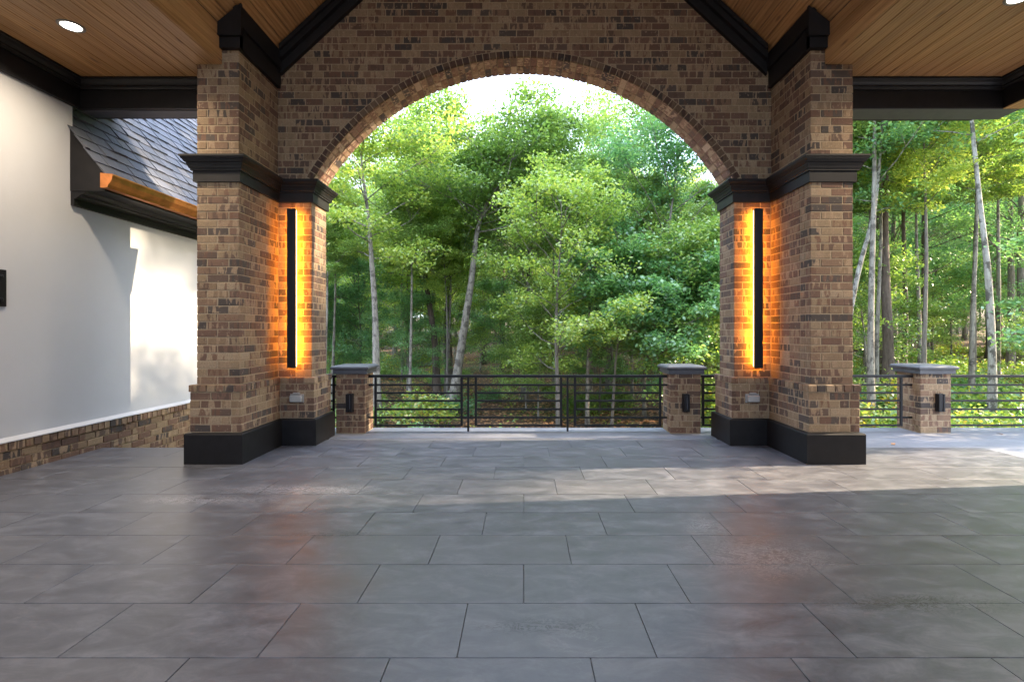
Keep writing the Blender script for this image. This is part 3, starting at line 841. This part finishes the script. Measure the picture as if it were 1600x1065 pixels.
# ------------------------------------------------------------------ railing piers
def rail_pier(x0, x1, y0, y1, label):
    r = empty('railing_pier', (0, 0, 0)); tag(r, label, 'pier', 'brick piers of the deck railing')
    poly = [(x1, y1), (x0, y1), (x0, y0), (x1, y0)]
    g = Geo(); g.add(*prism_xy(poly, -.01, .945)); fix_normals(g.obj('mortar_core', M['mortar'], r))
    bs = BrickSet(); perim_bricks(bs, poly, .012, 10, 0, hgt=.0945); bs.build(r, 300)
    fix_normals(sweep(poly, [(-.02, .925), (.045, .925), (.045, .995), (-.02, .995)], True).obj('cap_board', M['cap'], r))
    c = Geo(); rows = []
    for off, z in ((.065, .996), (.075, 1.003), (.075, 1.026), (.06, 1.042), (.02, 1.056)):
        rows.append([(p.x, p.y, z) for p in offset_path(poly, off, True)])
    for row in rows: c.v += row
    for j in range(len(rows) - 1):
        for i in range(4): c.f.append((j * 4 + i, j * 4 + (i + 1) % 4, j * 4 + 4 + (i + 1) % 4, j * 4 + 4 + i))
    c.f += [(3, 2, 1, 0), tuple(range(len(rows) * 4 - 4, len(rows) * 4))]
    fix_normals(c.obj('cap_slab', M['cap'], r))
    return r
def pier_light(xc, y, label):
    r = empty('pier_light', (xc, y, .482)); tag(r, label, 'wall light', 'small black wall lights on the railing piers')
    Geo().box(-.053, .053, -.028, 0, -.14, .14, .003).obj('back_plate', M['metal'], r)
    Geo().box(-.050, .004, -.075, -.0285, -.137, .137, .004).obj('housing', M['metal'], r)
    Geo().box(.016, .050, -.075, -.0285, -.137, .137, .004).obj('housing', M['metal'], r)
    Geo().box(.0045, .0155, -.062, -.0285, -.10, .12).obj('lens', simple('unlit_lens', (.10, .11, .13), .2), r)
PY0, PY1 = 7.80, 8.22
rail_pier(-2.903, -2.465, PY0, PY1, 'brick railing pier with grey cap just right of the left pillar')
rail_pier(2.285, 2.745, PY0, PY1, 'brick railing pier with grey cap just left of the right pillar')
rail_pier(6.19, 6.655, PY0 + .03, PY1 + .1, 'brick railing pier with grey cap out on the right deck')
rail_pier(9.9, 10.36, PY0 + .03, PY1 + .1, 'brick railing pier with grey cap at the far right deck corner')
pier_light(-2.685, PY0 - .008, 'small black wall light on the pier beside the left pillar')
pier_light(2.51, PY0 - .008, 'small black wall light on the pier beside the right pillar')
pier_light(6.46, PY0 + .022, 'small black wall light on the pier out on the right deck')

# ------------------------------------------------------------------ railings
RZ = [.607, .482, .348, .217]
def rail_section(a, b, posts, panels, label, y=7.99):
    """panels: list of (x0, x1) framed panels"""
    r = empty('railing', (0, 0, 0)); tag(r, label, 'railing', 'black horizontal bar railings of the deck')
    Geo().box(a, b, y - .025, y + .025, .853, .895, .003).obj('top_rail', M['metal'], r)
    for px in posts: Geo().box(px - .015, px + .015, y - .016, y + .016, -.001, .8525, .002).obj('post', M['metal'], r)
    for (x0, x1) in panels:
        for px in (x0 + .018, x1 - .018): Geo().box(px - .018, px + .018, y - .014, y + .014, .078, .8524, .002).obj('frame_bar', M['metal'], r)
        Geo().box(x0 + .037, x1 - .037, y - .013, y + .013, .078, .106, .002).obj('frame_bar', M['metal'], r)
        for zz in RZ + [.734]:
            Geo().box(x0 + .037, x1 - .037, y - .0125, y + .0125, zz - .015, zz + .015, .002).obj('rail_bar', M['metal'], r)
    # stubs joining the panels to posts and piers
    ends = sorted([a + .0] + posts + [b])
    for i, (x0, x1) in enumerate(panels):
        lft = max([e for e in ends if e < x0 + .01], default=a); rgt = min([e for e in ends if e > x1 - .01], default=b)
        for zz in (.734, .217):
            for u, w in ((lft + (.016 if lft in posts else 0), x0), (x1, rgt - (.016 if rgt in posts else 0))):
                if w - u > .005: Geo().box(u, w - .0005, y - .0105, y + .0105, zz - .0145, zz + .0145).obj('stub_bar', M['metal'], r)
    return r
rail_section(-2.464, 2.284, [-.879, .70], [(-2.37, -.965), (-.775, .615), (.80, 2.19)], 'long black metal railing of three framed panels in the middle of the arch')
rail_section(-3.95, -2.904, [-3.93], [(-3.85, -3.0)], 'black metal railing half hidden behind the left pillar')
rail_section(2.746, 6.189, [4.55], [(2.84, 4.46), (4.64, 6.03)], 'black metal railing running from behind the right pillar to the deck pier', 8.0)
rail_section(6.656, 9.899, [8.5], [(6.75, 8.41), (8.59, 9.80)], 'black metal railing at the right edge beyond the deck pier', 8.0)

# ------------------------------------------------------------------ terrain
def gz(x, y):
    base = np.interp(y, [-30, 8, 12, 18, 30, 60, 110, 200, 500], [-1.9, -1.9, -1.8, -1.5, -1.3, -.7, 1.5, 6, 14])
    return base + .25 * math.sin(x * .13 + 1.3) * math.cos(y * .11) + (max(0, x - 18) * .03 if y > 8 else 0)
g = Geo()
gxs = sorted(set([-600, -300, -200, -150] + list(range(-120, 121, 3)) + [150, 200, 300, 600])); gys = sorted(set([-600, -300, -100, -50] + list(range(-30, 141, 3)) + [170, 220, 300, 450, 700]))
for y in gys:
    for x in gxs: g.v.append((x, y, gz(x, y)))
nxg = len(gxs)
for j in range(len(gys) - 1):
    for i in range(nxg - 1): g.f.append((j * nxg + i, j * nxg + i + 1, (j + 1) * nxg + i + 1, (j + 1) * nxg + i))
tag(g.obj('ground', M['ground'], None, True), kind='structure')

# ------------------------------------------------------------------ foliage
def leaf_mesh(name, centers, size, mat, flat=.8, counts=None, aspect=.62, sig=(.42, .42, .20), rs=None, spread_scale=None):
    """centers (n,3): one cluster each, counts leaves per cluster"""
    rs = rs or rng
    centers = np.asarray(centers, float); n = len(centers)
    idx = np.repeat(np.arange(n), counts if np.ndim(counts) else np.full(n, counts))
    m = len(idx)
    o = rs.normal(size=(m, 3)); o /= np.maximum(1e-6, np.linalg.norm(o, axis=1))[:, None]; o *= (rs.random(m) ** .45)[:, None] * 1.7
    sc = np.array(sig)[None, :] * (spread_scale[idx][:, None] if spread_scale is not None else 1)
    pos = centers[idx] + o * sc
    nr = rs.normal(size=(m, 3)); nr /= np.linalg.norm(nr, axis=1)[:, None]; nr = nr * (1 - flat * .45) + np.array([0, 0, flat]); nr /= np.linalg.norm(nr, axis=1)[:, None]
    t = rs.normal(size=(m, 3)); t -= (t * nr).sum(1)[:, None] * nr; t /= np.linalg.norm(t, axis=1)[:, None]
    b = np.cross(nr, t)
    L_ = size * rs.uniform(.65, 1.25, m)[:, None]; w = L_ * aspect * .5
    p0 = pos - t * L_ * .5; p2 = pos + t * L_ * .5; p1 = pos + b * w + nr * w * .25 - t * L_ * .05; p3 = pos - b * w + nr * w * .25 - t * L_ * .05
    v = np.stack([p0, p1, p2, p3], 1).reshape(-1, 3)
    me = bpy.data.meshes.new(name); me.vertices.add(4 * m); me.vertices.foreach_set('co', v.ravel().astype(np.float32))
    me.loops.add(4 * m); me.loops.foreach_set('vertex_index', np.arange(4 * m, dtype=np.int32))
    me.polygons.add(m); me.polygons.foreach_set('loop_start', np.arange(0, 4 * m, 4, dtype=np.int32)); me.polygons.foreach_set('loop_total', np.full(m, 4, np.int32))
    me.update(calc_edges=True); me.materials.append(mat); return me

def tree_meshes(seed, H, cb, cr, tr, path=None, limbs=16, per=70, limb_r=.28, leaf=.132, mat='leaf_green', bark='bark_grey', shape='round', subs=4, dead=0):
    rr = random.Random(seed); rs = np.random.default_rng(seed)
    g = Geo()
    if path is None:
        wx, wy = rr.uniform(-.05, .05), rr.uniform(-.05, .05); ph = rr.uniform(0, 6)
        path = [(wx * H * t * t + .12 * math.sin(ph + t * 7) * t, wy * H * t * t + .12 * math.cos(ph + t * 6) * t, H * t) for t in [i / 12 for i in range(13)]]
    P = [Vector(p) for p in path]; k = len(P)
    def at(t):
        q = t * (k - 1); i = min(int(q), k - 2); return P[i].lerp(P[i + 1], q - i)
    npt = 16
    pts = [at(i / npt) for i in range(npt + 1)]
    rad = [max(.015, tr * (1 - .86 * (i / npt)) * (1 + (.45 if i == 0 else (.12 if i == 1 else 0))) * rr.uniform(.94, 1.06)) for i in range(npt + 1)]
    tube(g, pts, rad, 9)
    cl = []
    for i in range(limbs):
        t = cb + (1 - cb) * ((i + rr.random()) / limbs) * .97
        a = i * 2.4 + rr.uniform(-.5, .5)
        u = (t - cb) / (1 - cb)
        if shape == 'round': pr = math.sin(math.pi * (u * .80 + .17)) ** .7
        elif shape == 'wide': pr = .55 + .6 * math.sin(math.pi * (u * .7 + .25))
        else: pr = 1.05 - .85 * u
        ln = cr * pr * rr.uniform(.75, 1.15)
        el = (.25 + .75 * u) * rr.uniform(.6, 1.2) if shape != 'pine' else rr.uniform(-.05, .25)
        p = at(t); d = Vector((math.cos(a) * math.cos(el), math.sin(a) * math.cos(el), math.sin(el)))
        lp = [p]; cur = p.copy(); dd = d.copy(); stp = ln / 5
        for s in range(5):
            dd = (dd + Vector((rr.uniform(-.25, .25), rr.uniform(-.25, .25), rr.uniform(-.12, .22)))).normalized()
            cur = cur + dd * stp; lp.append(cur.copy())
        r0 = max(.016, tr * (1 - .8 * t) * limb_r)
        tube(g, lp, [r0 * (1 - .85 * j / 5) + .004 for j in range(6)], 5)
        if rr.random() < dead: continue
        cl.append((cur, 1.0))
        for s in range(subs):
            j = rr.choice((1, 2, 3, 4, 4)); q = lp[j]
            d2 = (Vector((rr.uniform(-1, 1), rr.uniform(-1, 1), rr.uniform(-.35, .7))) + dd * .5).normalized()
            sl_ = ln * rr.uniform(.22, .5)
            m1 = q + d2 * sl_ * .5 + Vector((0, 0, rr.uniform(-.05, .12))); e1 = q + d2 * sl_ + Vector((0, 0, rr.uniform(-.15, .1)))
            tube(g, [q, m1, e1], [r0 * .35 + .004, r0 * .22 + .003, .004], 4)
            cl += [(e1, 1.0), (m1, .7), (m1.lerp(e1, .5) + Vector((rr.uniform(-.4, .4), rr.uniform(-.4, .4), rr.uniform(-.2, .2))), .8)]
    c = np.array([tuple(p) for p, _ in cl]); w = np.array([q for _, q in cl]) * rs.uniform(.55, 1.35, len(cl))
    cnt = np.maximum(4, (per * 1.32 * w * rs.uniform(.6, 1.4, len(cl)))).astype(int)
    sg = cr / 4.5
    crown = leaf_mesh('crown', c, leaf, M[mat], counts=cnt, sig=(.38 * sg + .15, .38 * sg + .15, .16 * sg + .08), rs=rs, spread_scale=w ** .6,
                      aspect=.6 if shape != 'pine' else .22, flat=.75 if shape != 'pine' else .2)
    trunk = g.mesh('trunk', M[bark]); trunk.polygons.foreach_set('use_smooth', [True] * len(trunk.polygons))
    return trunk, crown

def plant(meshes, x, y, label, cat='tree', group=None, rz=0, sc=1.0, name='tree', z=None):
    r = empty(name, (x, y, (gz(x, y) - .12) if z is None else z), rz); r.scale = (sc,) * 3
    tag(r, label, cat, group)
    link('trunk' if cat == 'tree' else 'stem', meshes[0], r); link('crown' if cat == 'tree' else 'foliage', meshes[1], r)
    return r

def X(px, Y): return (px - 818) * Y / 785
def Z(py, Y): return 1.6 - (py - 516) * Y / 785
def hero(name, pix, Y, tr, label, dy=None, **kw):
    """trunk path through pixels (x,y) at distance Y"""
    bx, by = X(pix[0][0], Y), Y; bz = gz(bx, by) - .12
    path = [(0, 0, 0)]
    for i, (px, py) in enumerate(pix):
        if i == 0: continue
        path.append((X(px, Y) - bx, 0.0 + random.uniform(-.15, .15), Z(py, Y) - bz))
    H = path[-1][2]; tr *= .8
    # resample the path to even arc length
    ms = tree_meshes(path=resample(path), H=H, tr=tr, **kw)
    r = empty(name, (bx, by, bz)); tag(r, label, 'tree'); link('trunk', ms[0], r); link('crown', ms[1], r)
def resample(path, n=14):
    P = [Vector(p) for p in path]; d = [0]
    for i in range(1, len(P)): d.append(d[-1] + (P[i] - P[i - 1]).length)
    res = []
    for k in range(n + 1):
        s = d[-1] * k / n; i = max(j for j in range(len(d)) if d[j] <= s + 1e-9); i = min(i, len(P) - 2)
        res.append(tuple(P[i].lerp(P[i + 1], (s - d[i]) / max(1e-9, d[i + 1] - d[i]))))
    return res

hero('beech_tree', [(590, 640), (586, 480), (577, 330), (566, 270), (561, 235), (570, 215)], 17, .19, 'straight pale trunked tree at the left side of the arch', seed=11, cb=.55, cr=3.2, limbs=16, per=80, mat='leaf_yellow', bark='bark_pale')
hero('oak_tree', [(704, 645), (718, 560), (738, 430), (745, 355), (768, 300), (795, 284), (803, 268), (808, 255)], 19, .26, 'pale leaning tree with a bent trunk left of the middle of the arch', seed=12, cb=.68, cr=3.3, limbs=30, per=110, mat='leaf_green', bark='bark_pale', shape='wide')
hero('oak_tree', [(702, 640), (700, 500), (704, 400), (698, 320), (692, 262)], 24, .28, 'upright grey trunk just left of the pale leaning tree', seed=13, cb=.5, cr=4.2, limbs=18, per=80, mat='leaf_green', bark='bark_grey')
hero('maple_tree', [(684, 640), (680, 540), (664, 430), (655, 340), (650, 280), (658, 250)], 21, .22, 'dark slightly bowed trunk between the two left pale trunks', seed=14, cb=.48, cr=3.8, limbs=18, per=80, mat='leaf_yellow', bark='bark_brown')
hero('maple_tree', [(920, 640), (922, 500), (935, 390), (955, 300), (970, 262), (980, 238)], 22, .20, 'slender pale tree forking upward right of the middle of the arch', seed=15, cb=.38, cr=4.3, limbs=26, per=75, mat='leaf_green', bark='bark_pale', shape='wide')
hero('maple_tree', [(1045, 640), (1048, 540), (1040, 430), (1046, 340), (1058, 270)], 18, .17, 'leafy tree at the right side of the arch beside the right pillar', seed=16, cb=.32, cr=4.0, limbs=24, per=80, mat='leaf_cool', bark='bark_grey', shape='wide')
hero('birch_tree', [(1549, 660), (1548, 560), (1541, 430), (1532, 300), (1524, 190), (1516, 60), (1512, -60)], 15, .15, 'mottled white trunk on the far right rising behind the railing', seed=17, cb=.6, cr=3.2, limbs=16, per=70, mat='leaf_cool', bark='bark_white')
hero('birch_tree', [(1318, 640), (1322, 540), (1342, 430), (1366, 330), (1380, 200), (1384, 60)], 17, .15, 'pale leaning trunk just right of the right pillar', seed=18, cb=.55, cr=3.4, limbs=16, per=70, mat='leaf_cool', bark='bark_white')
hero('pine_tree', [(1386, 650), (1385, 540), (1385, 400), (1386, 250), (1388, 60), (1390, -120)], 19, .26, 'thick dark brown trunk between the two white trunks on the right', seed=19, cb=.62, cr=3.6, limbs=20, per=70, mat='leaf_pine', bark='bark_brown', shape='pine')
hero('pine_tree', [(1411, 650), (1412, 480), (1414, 350), (1416, 200), (1418, 0)], 23, .15, 'thin brown trunk close beside the thick dark trunk on the right', seed=20, cb=.6, cr=2.8, limbs=18, per=60, mat='leaf_pine', bark='bark_brown', shape='pine')
hero('pine_tree', [(1440, 650), (1441, 480), (1443, 340), (1445, 200), (1446, 0)], 24, .17, 'brown trunk with bare side twigs left of the right white trunk', seed=21, cb=.3, cr=2.6, limbs=26, per=50, mat='leaf_pine', bark='bark_brown', shape='pine', dead=.55)
hero('young_tree', [(1062, 640), (1056, 590), (1046, 565), (1030, 540), (1022, 500), (1014, 470)], 15, .06, 'thin crooked sapling behind the pier beside the right pillar', seed=22, cb=.55, cr=2.0, limbs=12, per=55, mat='leaf_cool', bark='bark_pale', leaf=.14)
hero('young_tree', [(1097, 640), (1097, 575), (1100, 545), (1108, 500), (1100, 440)], 15, .055, 'thin forked sapling close to the right pillar', seed=23, cb=.5, cr=2.0, limbs=12, per=60, mat='leaf_cool', bark='bark_pale', leaf=.14)
hero('young_tree', [(955, 640), (962, 560), (968, 520), (960, 470), (955, 420)], 16, .07, 'crooked young tree with fresh leaves right of the middle panel', seed=24, cb=.45, cr=2.3, limbs=14, per=60, mat='leaf_cool', bark='bark_grey', leaf=.14)

protos = {
 'tall_a': tree_meshes(31, 17, 0.52, 4.4, .26, limbs=26, per=85, mat='leaf_green'),
 'tall_b': tree_meshes(32, 19, 0.58, 4.0, .24, limbs=26, per=85, mat='leaf_yellow', bark='bark_brown'),
 'tall_c': tree_meshes(33, 16, 0.44, 4.8, .25, limbs=28, per=80, mat='leaf_cool', shape='wide'),
 'tall_d': tree_meshes(34, 15, 0.38, 4.2, .20, limbs=28, per=75, mat='leaf_yellow', shape='wide'),
 'slim_a': tree_meshes(41, 16, .64, 2.9, .13, limbs=22, per=95, mat='leaf_green', bark='bark_pale'),
 'slim_b': tree_meshes(42, 15, .60, 2.7, .11, limbs=22, per=90, mat='leaf_yellow', bark='bark_grey'),
 'pine': tree_meshes(35, 21, .45, 3.4, .26, limbs=34, per=90, mat='leaf_pine', bark='bark_brown', shape='pine', leaf=.2),
 'under_a': tree_meshes(36, 7.5, .27, 2.8, .08, limbs=22, per=65, mat='leaf_cool', leaf=.125, shape='wide'),
 'under_b': tree_meshes(37, 6.0, .24, 2.5, .06, limbs=22, per=60, mat='leaf_green', leaf=.12, shape='wide', bark='bark_pale'),
 'under_c': tree_meshes(38, 8.5, .30, 2.8, .09, limbs=22, per=60, mat='leaf_yellow', leaf=.13, shape='wide'),
}
LAB = {
 'tall_a': 'tall green broadleaf tree in the woods beyond the railing', 'tall_b': 'tall yellow green tree in the woods beyond the railing',
 'tall_c': 'broad cool green tree in the woods beyond the railing', 'tall_d': 'bushy yellow green tree in the woods beyond the railing',
 'slim_a': 'slender pale trunked tree in the woods beyond the railing', 'slim_b': 'slender grey trunked young tree in the woods beyond the railing',
 'pine': 'tall dark pine in the woods beyond the railing', 'under_a': 'low cool green understory tree beneath the tall woods',
 'under_b': 'low green understory tree with pale stem beneath the tall woods', 'under_c': 'low yellow green understory tree beneath the tall woods'}
NAM = {'pine': 'pine_tree', 'under_a': 'understory_tree', 'under_b': 'understory_tree', 'under_c': 'understory_tree'}
rf = random.Random(99)
HGT = {'slim_a': 16, 'slim_b': 15, 'tall_a': 17, 'tall_b': 19, 'tall_c': 16, 'tall_d': 15, 'pine': 21, 'under_a': 7.5, 'under_b': 6, 'under_c': 8.5}
placed = []
def try_place(kind, x, y, sc, mind):
    if kind.startswith('under'):
        for hs, hy in ((-.31, 17), (-.10, 19), (-.15, 21), (.93, 15), (.69, 17), (.725, 19), (.80, 22)):
            if y < hy and abs(x / y - hs) < 2.0 * sc / y + .02: return False
    for (a, b, m) in placed:
        if (a - x) ** 2 + (b - y) ** 2 < ((mind + m) / 2) ** 2: return False
    placed.append((x, y, mind))
    plant(protos[kind], x, y, LAB[kind], 'tree', 'woods: ' + LAB[kind].split(' in the')[0].split(' beneath')[0], rf.uniform(0, 6.28), sc, NAM.get(kind, 'broadleaf_tree'))
    return True
def scatter(nn, ylo, yhi, kinds, smin, smax, mind, ta=-.50, tb=1.12):
    c = 0; tries = 0
    while c < nn and tries < nn * 30:
        tries += 1
        y = rf.uniform(ylo, yhi); s = rf.uniform(ta, tb); x = s * y
        kd = rf.choice(kinds)
        if s > .5: kd = {'tall_b': 'tall_c', 'tall_d': 'pine', 'under_c': 'under_a'}.get(kd, kd)
        sc = rf.uniform(smin, smax)
        if -.45 < s < .45:
            top = 1.6 + (516 - rf.uniform(185, 290)) * y / 785 - gz(x, y); sc = min(sc, top / (HGT[kd] * 1.16))
        if try_place(kd, x, y, sc, mind): c += 1
scatter(16, 22, 34, ['tall_a', 'tall_b', 'tall_c', 'tall_d', 'pine'], .70, .95, 3.6)
scatter(42, 34, 60, ['tall_a', 'tall_b', 'tall_c', 'tall_d', 'pine', 'tall_a'], .85, 1.1, 4.4)
scatter(60, 60, 110, ['tall_a', 'tall_b', 'tall_c', 'tall_d'], 1.0, 1.3, 5.5)
scatter(110, 45, 105, ['under_a', 'under_b', 'under_c', 'under_c'], 1.2, 2.0, 2.6)
scatter(30, 16, 32, ['slim_a', 'slim_b', 'slim_a'], .65, 1.0, 1.6)
scatter(14, 18, 27, ['under_a', 'under_c', 'under_b'], .55, .8, 1.5, -.45, .45)
scatter(9, 15, 22, ['under_a', 'under_b', 'under_c', 'under_a'], .55, 1.0, 1.9)
scatter(34, 22, 45, ['under_a', 'under_b', 'under_c'], .8, 1.3, 2.6)
scatter(45, 105, 145, ['tall_d', 'tall_c', 'under_c'], 1.2, 1.7, 4.5)
# trees right of the porch: they break up the low sun
SIDE = (('under_a', 13.0, 9.7, 1.02, 'low green tree just outside the right end of the deck'), ('under_c', 17.5, 10.8, .85, 'yellow green small tree outside the right end of the deck'),
 ('tall_b', 24.0, 13.9, 1.2, 'tall yellow green tree right of the porch, out of view'), ('tall_b', 34, 9.4, 1.78, 'very tall yellow green tree far out to the right of the porch'), ('tall_a', 29, 14.5, 1.1, 'tall green tree far right of the porch, out of view'),
 ('tall_a', 31, 1.5, .8, 'green tree right of the added side wall, out of view'), ('tall_d', 34, 20, .9, 'bushy tree at the far right of the woods'), ('tall_c', 24, -6, .8, 'broad tree behind the added side wall, out of view'))
for kd, x, y, sc, lb in SIDE:
    placed.append((x, y, 2)); plant(protos[kd], x, y, lb, 'tree', None, (3.6 + 0 * rf.uniform(0, 6)) if y == 9.4 else rf.uniform(0, 6), sc, NAM.get(kd, 'broadleaf_tree'))

# shrubs
def shrub_mesh(seed, n, r, h, mat, leaf=.11, per=26):
    rr = random.Random(seed); rs = np.random.default_rng(seed); g = Geo(); cl = []
    for i in range(n):
        a = rr.uniform(0, 6.28); q = rr.random() ** .5 * r; e = Vector((math.cos(a) * q, math.sin(a) * q, h * rr.uniform(.35, 1) * (1 - .45 * q / r)))
        m = e * .5 + Vector((rr.uniform(-.08, .08), rr.uniform(-.08, .08), .1)); tube(g, [(0, 0, -.1), m, e], [.014, .009, .004], 4); cl += [tuple(e), tuple(m.lerp(e, .6))]
    return g.mesh('stem', M['bark_grey']), leaf_mesh('foliage', cl, leaf, M[mat], counts=per, sig=(.22, .22, .13), rs=rs)
shr = [(shrub_mesh(51, 34, 1.0, 1.5, 'leaf_cool'), 'cool green shrub low in the woods below the deck'), (shrub_mesh(52, 30, .9, 1.2, 'leaf_green'), 'dark green shrub low in the woods below the deck'),
       (shrub_mesh(53, 34, 1.1, 1.7, 'leaf_mixed', .13), 'green shrub with a few yellowing leaves below the deck')]
rs_ = random.Random(5); c = 0; tries = 0; sp = []
while c < 95 and tries < 3000:
    tries += 1
    y = 11.5 + rs_.random() ** 1.6 * 30; s = rs_.choice((rs_.uniform(-.45, .45), rs_.uniform(.6, 1.1))); x = s * y
    dens = .35 if -.12 < s < .3 else 1
    if rs_.random() > dens or any((a - x) ** 2 + (b - y) ** 2 < 1.2 for a, b in sp): continue
    sp.append((x, y)); m, lb = rs_.choice(shr if s < .5 else [shr[0], shr[2], shr[2]])
    plant(m, x, y, lb, 'shrub', 'shrubs: ' + lb.split(' low')[0].split(' below')[0], rs_.uniform(0, 6), rs_.uniform(.6, 1.25), 'shrub'); c += 1

# leaf litter and ground plants
m = 60000
yy = 9 + rng.random(m) ** 1.5 * 45; xx = rng.uniform(-.6, 1.1, m) * yy
pos = np.stack([xx, yy, np.zeros(m)], 1); pos[:, 2] = [gz(a, b) + .02 for a, b in zip(xx, yy)]
lm = leaf_mesh('leaf_litter', pos, .15, M['litter'], counts=1, sig=(.01, .01, .02), flat=1.3)
tag(link('leaf_litter', lm), kind='stuff')
pc = []
for _ in range(600):
    y = 10 + rs_.random() ** 1.4 * 40; x = rs_.uniform(-.55, 1.1) * y
    if math.sin(x * .5 + 1) * math.cos(y * .37) > -.15: pc.append((x, y, gz(x, y) + .12))
lm = leaf_mesh('ground_plants', pc, .11, M['leaf_mixed'], counts=32, sig=(.35, .35, .09), flat=.9)
tag(link('ground_plants', lm), kind='stuff')

# fallen leaves on the deck
for (x, y, rz_, lb) in ((5.19, 7.05, .4, 'small dry leaf lying on the deck nearer the dark pillar base'), (7.35, 7.75, 1.7, 'small dry leaf lying on the deck beside the right railing')):
    v = [(-.05, 0, .012), (-.01, -.025, .004), (.05, 0, .016), (-.01, .025, .02), (-.05, 0, .010), (-.01, -.025, .002), (.05, 0, .014), (-.01, .025, .018)]
    g = Geo(); g.add(v, [(0, 1, 2, 3), (7, 6, 5, 4), (0, 4, 5, 1), (1, 5, 6, 2), (2, 6, 7, 3), (3, 7, 4, 0)])
    o = g.obj('fallen_leaf', M['litter']); o.location = (x, y, 0); o.rotation_euler = (0, 0, rz_); tag(o, lb, 'leaf', 'dry leaves on the deck')

# name the nearest plants of each kind by the part of the railing they stand behind
ZONES = ((586, 728, 'left railing panel'), (735, 884, 'middle railing panel'), (890, 1036, 'right railing panel'), (1336, 1390, 'railing beside the right pillar'), (1492, 1600, 'railing right of the deck pier'))
byk = {}
for o in S.objects:
    if o.get('group', '').startswith(('woods', 'shrubs')) and o.location.y > 5:
        px = 818 + 785 * o.location.x / o.location.y
        for a, b, zn in ZONES:
            if a < px < b: byk.setdefault((o['label'], zn), []).append(o)
for (lb, zn), os_ in byk.items():
    os_.sort(key=lambda q: q.location.y)
    base = lb.split(' in the woods')[0].split(' beneath')[0].split(' low in')[0].split(' below')[0]
    for o, w in zip(os_, ('nearest', 'second nearest', 'third nearest')):
        t = '%s, %s of its kind behind the %s' % (base, w, zn)
        if len(t.split()) <= 16: o['label'] = t
